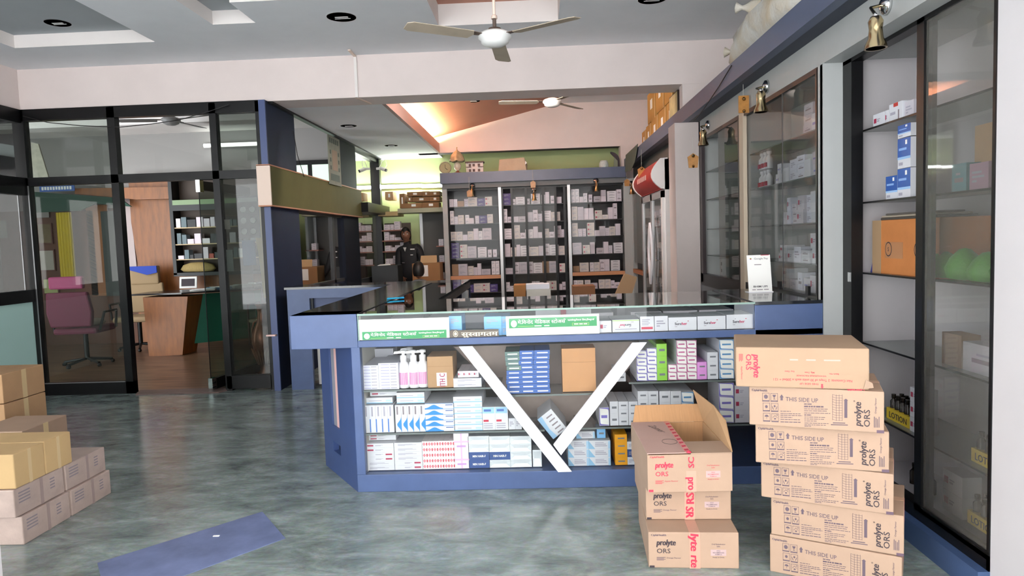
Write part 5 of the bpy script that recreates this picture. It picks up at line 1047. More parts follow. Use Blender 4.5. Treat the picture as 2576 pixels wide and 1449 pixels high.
down(P(859, 42, Z=3.22), .105, 'chrome downlight in the front ceiling between the fan and the left recesses'); down(P(1641, -3, Z=3.22), .10, 'chrome downlight at the top edge right of the fan')
down(P(145, 57, Z=3.33), .09, 'dark downlight inside the large left ceiling recess'); down(P(877, 316, Z=2.82), .085, 'dim downlight, nearer of two in the rear soffit'); down(P(984, 366, Z=2.82), .085, 'dim downlight, farther of two in the rear soffit')
p = P(1192, 288, Y=9.2); down(Vector((p.x, 9.2, 3.0+(p.x+1.8)*.2342-.006)), .08, 'small downlight set in the peach sloping ceiling')
# warm tube behind the tray lip, lit tubes
t = thing('cove_tube', 'warm lit tube hidden behind the tray lip', 'tube light', (-1.60, 9.6, 2.93)); MB().tube((0, -1.2, 0), (0, 1.25, 0), .018, WARMT, 10).build('tube', t); MB().box((-.03, -1.25, -.045), (.03, 1.3, -.02), WHT).build('batten', t)
def tube(a, b, label, r=.018, lit=TUBE):
    a = Vector(a); b = Vector(b); t = thing('tube_light', label, 'tube light', a, 'lit tube lights')
    MB().tube((0, 0, 0), b-a, r, lit, 10).build('tube', t); d = (b-a); MB().box((min(0, d.x)-.02, .025, -.03), (max(0, d.x)+.02, .05, .03), WHT).build('batten', t); return t
a = P(951, 471, Y=11.62); b = P(1058, 466, Y=11.62); tube((a.x, 11.62, (a.z+b.z)/2), (b.x, 11.62, (a.z+b.z)/2), 'lit white tube on the rear green wall, left one')
a2 = P(1063, 468, Y=11.62); b2 = P(1114, 466, Y=11.62); tube((a2.x, 11.62, a2.z), (b2.x, 11.62, a2.z), 'lit white tube on the rear green wall, right one, partly behind the cabinet')
a = P(513, 366, Y=10.42); b = P(652, 362, Y=10.42); tube((a.x, 10.42, a.z), (b.x, 10.42, a.z), 'bright tube light inside the glass cabin', .022, mat('#ffffff', .3, emit='#f4fff8', estr=5))
tt = tube((-1.0, 7.14, 2.98), (.2, 7.14, 2.98), 'added unseen tube behind the front beam, brightening the rear room', .018, FILL_TUBE); tt.rotation_euler = (0, 0, math.pi); tt.location = (.2, 7.14, 2.98)  # fill tube added out of view to light the rear of the shop
# ============================================================ REAR LEFT STORE CORNER
zl = P(1050, 527, Y=11.2).z
t = MB().box((-2.2, 11.15, zl-.05), (-1.42, 11.66, zl+.02), mat('#a8a68c', .6)).box((-2.52, 11.15, zl-.09), (-2.2, 11.66, zl-.02), mat('#b8a070', .6)).build('loft_shelf'); tag(t, 'pale loft shelf under the tube lights holding cartons', 'shelf')
g = 'brown cartons on the loft shelf'
for x0, y0, x1, y1, lb in ((1018, 510, 1061, 524, 'bottom row left'), (1062, 508, 1104, 523, 'bottom row right'), (1038, 495, 1080, 508, 'second row middle'), (1023, 495, 1037, 508, 'second row left'), (1024, 482, 1062, 494, 'top row left'), (1063, 481, 1080, 494, 'top row middle'), (1081, 494, 1106, 507, 'second row right'), (1081, 481, 1106, 493, 'top row right'), (1006, 487, 1017, 524, 'tall one'), (969, 482, 988, 503, 'pale upright one')):
    a = P(x0, y1, Y=11.25); b = P(x1, y0, Y=11.25); zb = {0: zl+.022}.get(0)
    t = thing('storage_carton', 'brown carton on the loft shelf, '+lb, 'carton', (a.x, 11.25, a.z), g); MB().box((0, 0, 0), (b.x-a.x, .3, b.z-a.z), mat('#8a6440', .75, noise=.08, scale=4) if x0 > 1000 else CARD).build('box', t)
    MB().box(((b.x-a.x)*.4, -.002, (b.z-a.z)*.3), ((b.x-a.x)*.65, 0, (b.z-a.z)*.75), PAPER).build('paper_label', t)
PKS = mat('#9a6a5c', .5)
sh1 = thing('wall_shelf', 'open wall shelves with brown edges at the rear left, left of the standing man', 'shelf', (-2.5, 11.35, 0))
L_ = [P(1000, y, Y=11.4).z for y in (578, 604, 631, 664)]
MB().box((-.02, .25, .6), (.42, .27, 1.75), mat('#5a5048', .7)).build('back_panel', sh1)
for z in L_: MB().box((-.02, 0, z-.02), (.42, .26, z), PKS).build('board', sh1)
for i, z in enumerate(L_):
    x = -2.49; n = 0; rg = random.Random(300+i)
    while x < -2.15 and n < 6:
        w = rg.choice([.06, .08, .1]); h = rg.choice([.03, .045]); k = rg.choice([1, 2, 3])
        for j in range(k): put(w, .12, h, WB[2], 'lines', (x, 11.4, z+j*(h+.001)), 'medicine box, %s of stack %s, %s of the rear left wall shelves' % (lvl(j, k), ORD[n], ORD[i]), 'medicine box', 'boxes on the rear left wall shelves')
        x += w+.006; n += 1
sh2 = thing('wall_shelf', 'short wall shelves between the rear door and the medicine cabinet', 'shelf', (-1.62, 11.3, 0))
L2 = [P(1108, y, Y=11.3).z for y in (618, 659, 702)]
MB().box((.16, .0, .3), (.2, .3, 1.9), GREYL).build('upright', sh2)
for z in L2: MB().box((0, 0, z-.02), (.22, .28, z), PKS).build('board', sh2)
for i, z in enumerate(L2):
    for k in range(3): put(.08, .12, .035, WB[2], 'lines', (-1.58, 11.32, z+.036*k), 'medicine box, %s of the pile on the %s short rear shelf' % (lvl(k, 3), ORD[i]), 'medicine box', 'boxes on the short rear shelves')
t = MB().box((-2.50, 10.45, 0), (-2.1, 10.85, P(990, 668, Y=10.45).z), mat('#2e3032', .6)).build('dark_desk'); tag(t, 'dark grey desk at the rear left, before the man', 'desk')
t = MB().slab([(0, 0, 0), (.2, .02, .005), (.17, .12, .02), (.02, .1, .012)], (0, 0, .006), PAPER).build('paper_sheets', None, (-2.42, 10.5, P(990, 668, Y=10.45).z+.001)); tag(t, 'white papers lying on the dark desk at the rear', 'paper')
a = P(1038, 702, Y=10.4); b = P(1106, 661, Y=10.4)
t = thing('brown_carton', 'big brown carton before the standing man', 'carton', (a.x, 10.4, b.z-.55)); t.location.z = 0; MB().box((0, 0, .25), (b.x-a.x, .35, b.z), CARDB).build('box', t); MB().box((0.02, .02, 0), (b.x-a.x-.02, .33, .25), DKG).build('stool_base', t); MB().box((.14, -.002, b.z-.2), (.24, 0, b.z-.03), PAPER).build('paper_label', t)
c = P(1078, 657, Y=10.5); t = MB().slab([(-.13, .0, 0), (.13, .0, 0), (.12, .05, .11), (-.12, .05, .11)], (0, .004, 0), mat('#b79a72', .7)).build('cardboard_sheet', None, (c.x, 10.5, b.z+.002)); tag(t, 'tan cardboard sheet standing on the big brown carton', 'cardboard')
# cctv camera
c = P(955, 424, Y=11.3); t = thing('security_camera', 'small white security camera on the rear post under the soffit', 'camera', c); MB().tube((-.05, .0, 0), (.03, -.02, .0), .02, WHT, 10).tube((.03, -.02, 0), (.11, -.06, -.035), .03, WHT, 12).build('body', t); MB().tube((.11, -.06, -.035), (.125, -.067, -.042), .025, INK, 12).build('lens', t)
MB().path([(0.0, 0, .02), (.04, .02, .12), (.09, .05, .15), (.1, .1, .06), (.05, .1, 0)], .005, WHT, 5).build('cable', t)
# ============================================================ PEOPLE
SKIN = mat('#8a5e48', .6, name='skin'); HAIR = mat('#15110f', .5, name='black_hair'); JKT = mat('#16171c', .7, bump=.3, scale=25, name='black_jacket'); JEAN = mat('#3c4452', .8)
def skin_body(name, verts, edges, radii, m, parent, lv=2):
    me = bpy.data.meshes.new(name); me.from_pydata(verts, edges, []); me.materials.append(m); o = bpy.data.objects.new(name, me); COL.objects.link(o); o.parent = parent
    md = o.modifiers.new('skin', 'SKIN'); 
    for i, r in enumerate(radii):
        v = me.skin_vertices[0].data[i]; v.radius = (r, r) if not isinstance(r, tuple) else r; v.use_root = (i == 0)
    md.use_smooth_shade = True; s = o.modifiers.new('sub', 'SUBSURF'); s.levels = lv; s.render_levels = lv; return o
def head(parent, c, yaw, m=SKIN):
    """shaped head: skull, brow, nose, mouth, ears; hair as child"""
    n, k = 20, 14; vs = []; Rz = Matrix.Rotation(yaw, 3, 'Z')
    for j in range(k+1):
        v = -1+2*j/k; rr = math.sqrt(max(0, 1-v*v))
        for i in range(n):
            a = 2*math.pi*i/n; x = .075*rr*math.cos(a); y = .095*rr*math.sin(a); z = v*.12
            if v < -.2: x *= 1-.35*(-v-.2); y *= 1-.15*(-v-.2)
            if y < 0 and abs(math.cos(a)) < .32:
                if -.35 < v < .05: y -= .018*(1-abs(v+.15)/.22)
                if abs(v-.2) < .1: y += .006
            vs.append(c+Rz @ Vector((x, y, z)))
    mb = MB(); mb.add(vs, [(j*n+i, j*n+(i+1) % n, (j+1)*n+(i+1) % n, (j+1)*n+i) for j in range(k) for i in range(n)], m, True)
    for s in (-1, 1):
        mb.lathe([(0, -.006), (.012, -.004), (.014, .004), (0, .006)], m, c+Rz @ Vector((s*.077, .01, -.01)), 8, axis=Rz @ Vector((s, 0, 0)))
    h = mb.build('head', parent)
    e = MB()
    for s in (-1, 1):
        e.lathe([(0, 0), (.011, .001), (.008, .005), (0, .006)], PAPER, c+Rz @ Vector((s*.028, -.083, .012)), 8, axis=Rz @ Vector((0, -1, 0))); e.lathe([(0, 0), (.005, .0), (0, .008)], INK, c+Rz @ Vector((s*.028, -.084, .012)), 8, axis=Rz @ Vector((0, -1, 0)))
        e.slab([c+Rz @ Vector((s*.014, -.092, .028)), c+Rz @ Vector((s*.045, -.082, .03)), c+Rz @ Vector((s*.045, -.082, .035)), c+Rz @ Vector((s*.014, -.092, .034))][::s], Rz @ Vector((0, -.004, 0)), HAIR)
    e.slab([c+Rz @ Vector((-.02, -.088, -.058)), c+Rz @ Vector((.02, -.088, -.058)), c+Rz @ Vector((.017, -.09, -.052)), c+Rz @ Vector((-.017, -.09, -.052))], Rz @ Vector((0, -.003, 0)), mat('#6a3c34', .6)); e.build('face_features', h)
    q = MB(); vs = []
    for j in range(9):
        for i in range(n):
            a = 2*math.pi*i/n; sn = math.sin(a); v0 = -.62 if sn > .35 else -.62+(.35-sn)*.8 if sn > -.3 else .42+.1*math.cos(5*a); vv = v0+(1-v0)*j/8; rr2 = math.sqrt(max(0, 1-vv*vv)); vs.append(c+Rz @ Vector((.084*rr2*math.cos(a), .104*rr2*math.sin(a), vv*.132)))
    q.add(vs, [(j*n+i, j*n+(i+1) % n, (j+1)*n+(i+1) % n, (j+1)*n+i) for j in range(8) for i in range(n)], HAIR, True); q.build('hair', h); return h
hc = P(1021, 591, Y=11.2)
man = thing('person', 'person in a black jacket with badge standing behind a brown carton, looking at the viewer', 'person', (hc.x+.05, 11.2, 0))
hz = hc.z-.0
V = [(0, 0, hz-.68), (0, 0, hz-.50), (0, 0, hz-.32), (-.02, -.0, hz-.17), (-.045, 0, hz-.09), (-.13, 0, hz-.22), (-.17, 0, hz-.24), (-.19, -.02, hz-.50), (-.12, -.14, hz-.68), (.12, 0, hz-.22), (.16, 0, hz-.25), (.22, -.06, hz-.48), (.27, -.28, hz-.66),
     (-.08, 0, hz-.75), (-.10, 0, .48), (-.10, .02, .08), (.08, 0, hz-.75), (.10, 0, .48), (.10, .02, .08)]
E_ = [(0, 1), (1, 2), (2, 3), (3, 4), (2, 5), (5, 6), (6, 7), (7, 8), (2, 9), (9, 10), (10, 11), (11, 12), (0, 13), (13, 14), (14, 15), (0, 16), (16, 17), (17, 18)]
RR = [.135, .14, .15, .07, .05, .08, .07, .055, .035, .08, .07, .052, .033, .09, .065, .045, .09, .065, .045]
skin_body('body', V, E_, RR, JKT, man)
head(man, Vector((-.05, -.01, hz)), .15)
MB().lathe([(.045, 0), (.05, .06), (.05, .08)], SKIN, (-.045, 0, hz-.15), 12).build('neck', man)
m = MB().slab([(-.075, -.155, hz-.2), (-.02, -.16, hz-.2), (-.045, -.16, hz-.27)], (0, -.004, 0), mat('#c8c8c4', .7)); m.build('shirt_collar', man)
MB().box((.04, -.165, hz-.24), (.11, -.158, hz-.225), PAPER).box((.04, -.165, hz-.33), (.08, -.158, hz-.318), PAPER).box((-.1, -.16, hz-.45), (-.06, -.155, hz-.44), GREYINK).build('badge', man)
def hand(parent, c, d, s=1.0):
    c = Vector(c); d = Vector(d).normalized(); side_ = d.cross(Vector((0, 0, 1))).normalized(); V = [tuple(c), tuple(c+d*.05)]; E2 = [(0, 1)]; Rr = [.026, .032]
    for k, (o, l) in enumerate(((-.03, .06), (-.01, .07), (.01, .066), (.03, .05))):
        b = len(V); V += [tuple(c+d*.085+side_*o), tuple(c+d*(.085+l*.5)+side_*o*1.1+Vector((0, 0, -.008))), tuple(c+d*(.085+l)+side_*o*1.15+Vector((0, 0, -.025)))]; E2 += [(1, b), (b, b+1), (b+1, b+2)]; Rr += [.0095, .009, .007]
    b = len(V); V += [tuple(c+d*.03-side_*.045), tuple(c+d*.06-side_*.065)]; E2 += [(0, b), (b, b+1)]; Rr += [.011, .009]
    return skin_body('hand', V, E2, Rr, SKIN, parent, 1)
hand(man, (.27, -.29, hz-.66), (.2, -1, -.1)); hand(man, (-.11, -.15, hz-.69), (.3, -1, -.2))
for x in (-.10, .10): MB().box((x-.05, -.16, 0), (x+.05, .1, .08), INK).build('shoe', man, bevel=.02)
# seated second person, head bent, back towards the viewer
hc = P(1053, 680, Y=9.7); s2 = thing('person', 'person with black hair sitting low before the big brown carton, head down', 'person', (hc.x, 9.7, 0)); hz = hc.z
GRT = mat('#6a6c70', .8, bump=.3, scale=20)
skin_body('body', [(0, .1, .42), (0, .08, .58), (0, .04, hz-.24), (0, .02, hz-.12), (-.14, .04, hz-.24), (-.2, .0, hz-.42), (-.14, .2, hz-.45), (.14, .04, hz-.24), (.2, .0, hz-.42), (.14, .2, hz-.45), (-.1, .15, .42), (-.13, .5, .44), (-.13, .52, .08), (.1, .15, .42), (.13, .5, .44), (.13, .52, .08)],
          [(0, 1), (1, 2), (2, 3), (2, 4), (4, 5), (5, 6), (2, 7), (7, 8), (8, 9), (0, 10), (10, 11), (11, 12), (0, 13), (13, 14), (14, 15)], [.14, .14, .13, .05, .075, .055, .035, .075, .055, .035, .09, .06, .045, .09, .06, .045], GRT, s2)
head(s2, Vector((0, 0, hz)), math.pi); hand(s2, (-.14, .2, hz-.45), (0, 1, 0)); hand(s2, (.14, .2, hz-.45), (0, 1, 0))
MB().box((-.2, -.08, .34), (.2, .3, .38), DKG).box((-.17, -.05, 0), (-.14, -.02, .34), DKG).box((.14, -.05, 0), (.17, -.02, .34), DKG).box((-.17, .25, 0), (-.14, .28, .34), DKG).box((.14, .25, 0), (.17, .28, .34), DKG)
st_ = MB().box((-.2, -.08, .3), (.2, .3, .33), DKG).box((-.17, -.05, 0), (-.14, -.02, .3), DKG).box((.14, -.05, 0), (.17, -.02, .3), DKG).box((-.17, .25, 0), (-.14, .28, .3), DKG).box((.14, .25, 0), (.17, .28, .3), DKG).build('stool', None, (hc.x, 9.7, 0)); tag(st_, 'dark stool under the sitting person', 'stool')
# ---- work table behind the counter with carton, papers, paper bag
wt = thing('work_table', 'work table behind the shop counter holding papers and cartons', 'table', (.1, 6.4, 0)); zt_ = .80
MB().box((-.15, 0, zt_-.03), (1.2, .6, zt_), mat('#6a5a4c', .5)).build('table_top', wt)
for x in (-.12, 1.13):
    for y in (.03, .53): MB().box((x, y, 0), (x+.04, y+.04, zt_-.03), DKG).build('leg', wt)
def tb(x0, y0, x1, y1, Y, d, body, label, name, cat, dz=0, bev=0):
    a = P(x0, y1, Y=Y); b = P(x1, y0, Y=Y); o = MB().box((0, 0, 0), (b.x-a.x, d, b.z-zt_-.001-dz), body).build(name, None, (a.x, Y, zt_+.001+dz), bevel=bev); tag(o, label, cat); return o, b.z
tb(1293, 717, 1322, 745, 6.45, .25, mat('#a8703c', .75), 'orange brown carton left of the white papers behind the counter', 'brown_carton', 'carton')
o, zz = tb(1325, 727, 1385, 745, 6.45, .25, mat('#d8d0c4', .7), 'lower bundle of cream papers behind the counter', 'paper_bundle', 'paper')
o = MB().box((0, 0, 0), (.22, .2, .045), mat('#eeeaf0', .7)).build('paper_stack', None, (P(1323, 720, Y=6.47).x, 6.47, zz+.001)); tag(o, 'white stack of papers on top of the cream bundle', 'paper')
tb(1442, 719, 1497, 742, 6.5, .25, mat('#8a5a38', .75), 'dark brown carton behind the middle of the counter', 'brown_carton', 'carton')
a = P(1570, 742, Y=6.5); bgm = mat('#b08a66', .75, bump=.4, scale=12)
b0_ = P(1540, 742, Y=6.45); b1_ = P(1584, 742, Y=6.45); b0_.z = b1_.z = zt_+.001
t = MB().slab([b0_, b1_, P(1603, 697, Y=6.5), P(1572, 688, Y=6.5)], (0, .06, 0), bgm).build('paper_bag'); tag(t, 'folded brown paper bag standing tilted behind the counter', 'paper bag')
# ============================================================ DOCTOR CABIN
WP2 = mat('#8a5026', .5, noise=.2, scale=2, stretch=(5, 5, 1), name='brown_wood_panel')
wp = thing('wood_wall_panel', 'orange brown wood panel with curved left edge on the cabin rear wall', 'wall panel', (-5.2, 10.35, 0))
a = P(328, 455, Y=10.35); b = P(432, 455, Y=10.35); 
MB().slab([P(325, 452, Y=10.35), P(335, 560, Y=10.35), P(346, 660, Y=10.35), P(352, 780, Y=10.35), P(660, 770, Y=10.35), P(660, 440, Y=10.35)], (0, .08, 0), WOOD).build('panel') if False else None
m = MB().slab([P(322, 440, Y=10.35), P(330, 560, Y=10.35), P(346, 660, Y=10.35), P(350, 860, Y=10.35), P(680, 860, Y=10.35), P(680, 430, Y=10.35)], (0, .1, 0), WOOD); rebase(m, (-5.2, 10.35, 0)); m.build('panel', wp)
# black framed niche shelf on the panel
nz1, nz0 = P(440, 447, Y=10.1).z, P(440, 692, Y=10.1).z; nx0 = P(431, 600, Y=10.1).x; nx1 = P(650, 600, Y=10.1).x
ns = thing('wall_shelf', 'black framed shelf unit on the wood panel of the cabin', 'shelf', (nx0, 10.1, nz0)); W = nx1-nx0; H = nz1-nz0
MB().box((0, 0, 0), (.05, .24, H), BLK).box((0, 0, -.02), (W, .24, .03), BLK).box((0, .22, 0), (W, .24, H), mat('#4a3a30', .6)).box((0, 0, H-.03), (W, .24, H), BLK).build('frame', ns)
MB().box((.05, .0, H*.72), (W, .22, H*.77), mat('#8aa07a', .6)).box((.05, .0, H*.66), (W, .02, H*.72), BLK).build('header_board', ns)
LV = [(P(460, y, Y=10.1).z-nz0) for y in (572, 614, 652)]
for z in LV: MB().box((.05, .01, z-.015), (W, .22, z), mat('#c0a880', .5)).build('board', ns)
rg = random.Random(21); CC = [WB[0], WB[1], mat('#b05040', .6), mat('#6a7a80', .6), mat('#3a3a3c', .6), WB[2]]
for i, z in enumerate(LV):
    x = nx0+.07; n = 0
    while x < nx1-.12 and n < 12:
        w = rg.uniform(.05, .14); h = rg.uniform(.05, .17); o = MB().box((0, 0, 0), (w, .12, h), rg.choice(CC)).build('small_box', None, (x, 10.13, nz0+z)); tag(o, '%s item from the left on the %s board of the cabin shelf unit' % (ORD[n], ORD[i]), 'box', 'items on the cabin shelf unit'); x += w+.015; n += 1
t = MB().lathe([(0, 0), (.2, .01), (.24, .05), (.2, .12), (.1, .16), (0, .165)], mat('#a8915c', .8, noise=.2, scale=20, stretch=(8, 1, 1)), n=14).build('cushion', None, (nx0+.33, 10.2, nz0+.032)); t.scale = (1.15, .38, .9); tag(t, 'striped yellowish folded cushion at the bottom of the cabin shelf unit', 'cushion')
# white column strip
struct(MB().slab([P(296, 500, Y=10.38), P(300, 695, Y=10.38), P(346, 695, Y=10.38), P(326, 500, Y=10.38)], (0, .05, 0), mat('#b9aaa8', .7)).build('trim_18'), 'pale strip of wall beside the wood panel in the cabin')
# orange pelmet, green valance, blue sign
t = MB().slab([P(188, 474, Y=10.2), P(188, 488, Y=10.2), P(345, 502, Y=10.2), P(430, 500, Y=10.2), P(430, 470, Y=10.2)], (0, .1, 0), WOOD).build('pelmet_board'); tag(t, 'orange pelmet board high on the cabin rear wall', 'pelmet')
t = MB().slab([P(80, 482, Y=10.15), P(80, 535, Y=10.15), P(200, 530, Y=10.15), P(240, 512, Y=10.15), P(330, 520, Y=10.15), P(300, 498, Y=10.15), P(190, 490, Y=10.15)], (0, .03, 0), mat('#25493c', .8, noise=.1, scale=4)).build('green_valance'); tag(t, 'dark green valance under the blue sign in the cabin', 'valance')
a = P(100, 483, Y=10.1); b = P(187, 469, Y=10.1); t = thing('blue_sign', 'blue sign with white lettering above the green valance', 'sign', (a.x, 10.1, a.z)); w_ = b.x-a.x; h_ = .09
MB().box((0, 0, 0), (w_, .01, h_), mat('#2c5aa8', .5)).build('board', t); q = MB()
for k in range(11): q.box((w_*(.06+.08*k), -.002, h_*(.25+.03*(k % 2))), (w_*(.06+.08*k+.055), 0, h_*.78), PAPER)
q.build('lettering', t)
# curtain and panels
m = MB(); a = P(140, 535, Y=10.2); b = P(190, 705, Y=10.2); n = 22; vs = []
for i in range(n+1):
    x = a.x+(b.x-a.x)*i/n; y = 10.2+.02*math.sin(i*1.5)
    vs += [(x, y, b.z), (x, y, a.z)]
m.add(vs, [(2*i, 2*i+2, 2*i+3, 2*i+1) for i in range(n)], mat('#c8b030', .8, name='yellow_curtain'), True); t = m.build('curtain'); tag(t, 'yellow curtain hanging in the cabin', 'curtain')
def flat_on(x0, y0, x1, y1, Y, m_, name, label, cat, d=.02, fr=None, group=None):
    a = P(x0, y1, Y=Y); b = P(x1, y0, Y=Y); W = b.x-a.x; H = b.z-a.z; t = thing(name, label, cat, (a.x, Y, a.z), group)
    if fr: MB().box((-.015, .002, -.015), (W+.015, d, H+.015), fr).build('frame', t)
    MB().box((0, 0, 0), (W, d*.5, H), m_).build('sheet' if fr else 'panel', t); return t
flat_on(190, 530, 232, 745, 10.44, mat('#6a3c26', .6), 'wood_panel', 'dark brown wood panel right of the yellow curtain', 'wall panel', .05)
flat_on(232, 515, 268, 745, 10.44, mat('#9a6238', .6), 'wood_panel', 'lighter orange wood panel left of the shadowy cabinet in the cabin', 'wall panel', .05)
flat_on(268, 530, 300, 745, 10.39, mat('#2c3634', .5), 'dark_cabinet', 'dark glass fronted cabinet edge in the cabin', 'cabinet', .1)
BRF = mat('#5a2a20', .5)
flat_on(98, 563, 126, 612, 10.465, mat('#6a5a3a', .6, noise=.2, scale=20), 'certificate', 'brown certificate in dark red frame in the cabin', 'certificate', .03, BRF, 'certificates on the cabin wall')
flat_on(103, 630, 133, 680, 10.465, mat('#a49c92', .6), 'certificate', 'pale certificate under the brown one', 'certificate', .03, BRF, 'certificates on the cabin wall')
flat_on(112, 702, 143, 738, 10.465, mat('#a8ac74', .6), 'certificate', 'yellow green certificate, lowest on the cabin wall', 'certificate', .03, BRF, 'certificates on the cabin wall')
flat_on(92, 532, 122, 548, 10.465, mat('#8a8482', .6), 'wall_notice', 'small pale notice above the framed certificates', 'notice', .02)
flat_on(-30, 555, 14, 600, 10.465, mat('#6a7a64', .6), 'wall_notice', 'pale notice at the far left of the cabin', 'notice', .02)
# leaning picture behind upper glass
t = MB().slab([P(78, 358, Y=8.2), P(96, 362, Y=8.2), P(122, 447, Y=8.2), P(82, 448, Y=8.2)], (0, .02, 0), mat('#a49c8c', .6, noise=.3, scale=10)).build('hanging_picture'); tag(t, 'tilted picture hanging behind the upper left cabin glass', 'picture')
# desk
dz = .84; dk = thing('cabin_desk', 'cabin desk with orange wood end, green front and black top strewn with papers', 'desk', (-5.05, 9.06, 0))
TD = []
a0, a1, b0, b1 = P(375, 897, Y=9.06), P(459, 893, Y=9.06), P(359, 748, Y=9.06), P(472, 746, Y=9.06)
m = MB().add([a0, a1, (a1.x, 9.45, 0), (a0.x, 9.45, 0), b0, b1, (b1.x+.02, 9.5, b1.z), (b0.x, 9.5, b0.z)], [(0, 3, 2, 1), (4, 5, 6, 7), (0, 1, 5, 4), (1, 2, 6, 5), (2, 3, 7, 6), (3, 0, 4, 7)], WOOD); rebase(m, (-5.05, 9.06, 0)).build('end_panel', dk)
m = MB().slab([(-4.78, 9.35, .12), (-3.85, 10.0, .12), (-3.85, 10.0, .80), (-4.78, 9.35, .80)], (-.02, .03, 0), mat('#1f7a62', .5)); rebase(m, (-5.05, 9.06, 0)).build('front_panel', dk)
m = MB().prism([(-5.42, 9.02), (-4.72, 9.02), (-3.7, 9.75), (-3.7, 10.25), (-4.6, 10.1), (-5.42, 9.5)], dz-.01, dz+.01, mat('#1c1a1c', .2)); rebase(m, (-5.05, 9.06, 0)).build('desk_top', dk)
for k, (x, y, c_, lb) in enumerate(((-4.75, 9.3, PAPER, 'white papers at the near end of the cabin desk'), (-4.6, 9.5, mat('#8ab0d8', .6), 'light blue folder on the cabin desk'), (-4.3, 9.7, PAPER, 'white papers in the middle of the cabin desk'), (-4.1, 9.85, mat('#c8bcae', .6), 'pile of cream papers at the far end of the cabin desk'))):
    t = MB().box((0, 0, 0), (.32, .22, .015+.01*k), c_).box((.04, -.03, .016+.01*k), (.3, .2, .02+.012*k), PAPER).build('paper_pile', None, (x, y, dz+.011), rz=.3+.2*k); tag(t, lb, 'paper')
t = thing('photo_frame', 'small framed photo standing on the cabin desk', 'photo frame', P(452, 735, Y=10.05)); t.location.z = dz+.012; MB(Matrix.Rotation(-.15, 4, 'X')).box((0, 0, 0), (.26, .015, .17), PAPER).build('frame', t); MB(Matrix.Rotation(-.15, 4, 'X')).box((.03, -.004, .03), (.23, 0, .14), INK).build('photo', t)
# office chairs
def chair(x, y, rz, m_, label, s=1.0, headrest=True, cover=None):
    t = thing('office_chair', label, 'chair', (x, y, 0), 'chairs in the cabin', rz); S_ = .46*s
    MB().box((-.26, -.26, .42), (.26, .24, .50), m_).build('seat', t, bevel=.03)
    m = MB(); pts = []
    for k in range(7): u = k/6; pts.append((-.25+.02*math.sin(3*u), .24+.06*u, .55+.42*u)); 
    m.slab([(-.24, .24, .52), (.24, .24, .52), (.27, .26, .7), (.24, .29, .95), (-.24, .29, .95), (-.27, .26, .7)], (0, .07, .0), m_); m.build('backrest', t, bevel=.02)
    if headrest: MB().box((-.2, .29, .99), (.2, .36, 1.14), mat('#a8386a', .6) if m_ is MAG else m_).build('headrest', t, bevel=.02)
    MB().tube((0, 0, .08), (0, 0, .42), .03, BLK, 10).build('gas_stem', t)
    for k in range(5):
        a = 2*math.pi*k/5; MB().tube((0, 0, .09), (.28*math.cos(a), .28*math.sin(a), .05), .018, BLK, 6).lathe([(0, -.025), (.025, -.015), (.025, .015), (0, .025)], BLK, (.28*math.cos(a), .28*math.sin(a), .025), 8, axis=(-math.sin(a), math.cos(a), 0)).build('leg', t)
    for s_ in (-1, 1): MB().path([(s_*.27, .18, .46), (s_*.31, .12, .68), (s_*.31, -.18, .68), (s_*.28, -.2, .46)], .016, BLK, 7).build('armrest', t)
    return t
MAG = mat('#6c1c3c', .7, name='magenta_fabric'); TANF = mat('#9a8262', .8, name='tan_fabric')
c = P(212, 905, Z=0); ch = chair(c.x, 8.5, math.pi+.1, MAG, 'magenta office chair with headrest behind the left cabin glass'); ch.location.x = P(212, 800, Y=8.5).x
t = MB().lathe([(0, 0), (.22, .01), (.25, .04), (.2, .08), (0, .09)], mat('#a49484', .8), n=14).build('cushion', None, (ch.location.x, 8.5, .505)); t.scale = (1, .8, 1); tag(t, 'cream cushion lying on the magenta chair', 'cushion')
ch2 = chair(P(345, 800, Y=9.7).x, 9.75, .15, TANF, 'tan office chair behind the cabin desk', headrest=False)
MB().box((-.2, .27, .93), (.2, .37, 1.2), TANF).build('headrest', ch2, bevel=.02)
t = MB().slab([(-.22, -.0, 0), (.2, 0, 0), (.2, 0, -.1), (.05, 0, -.13), (-.22, 0, -.05)], (0, -.02, 0), mat('#1c3ca0', .7)).build('cloth', None, (ch2.location.x-.03, 10.01, 1.2)); tag(t, 'bright blue cloth hanging over the top of the tan chair', 'cloth')
for k, (x, lb) in enumerate(((-3.6, 'left black metal visitor chair behind the right cabin glass'), (-3.1, 'right black metal visitor chair behind the right cabin glass'))):
    t = thing('visitor_chair', lb, 'chair', (x, 9.2, 0), 'chairs in the cabin'); MB().box((-.22, -.22, .43), (.22, .22, .47), mat('#9a8c70', .6)).build('seat', t); MB().box((-.2, .2, .62), (.2, .23, .9), mat('#5a4c4a', .6)).build('backrest', t, bevel=.01)
    for sx in (-1, 1):
        MB().path([(sx*.23, -.2, 0), (sx*.23, -.2, .66), (sx*.23, .2, .66)], .013, BLK, 6).build('front_leg', t); MB().path([(sx*.21, .25, 0), (sx*.21, .21, .45), (sx*.2, .24, .92)], .013, BLK, 6).build('rear_leg', t)
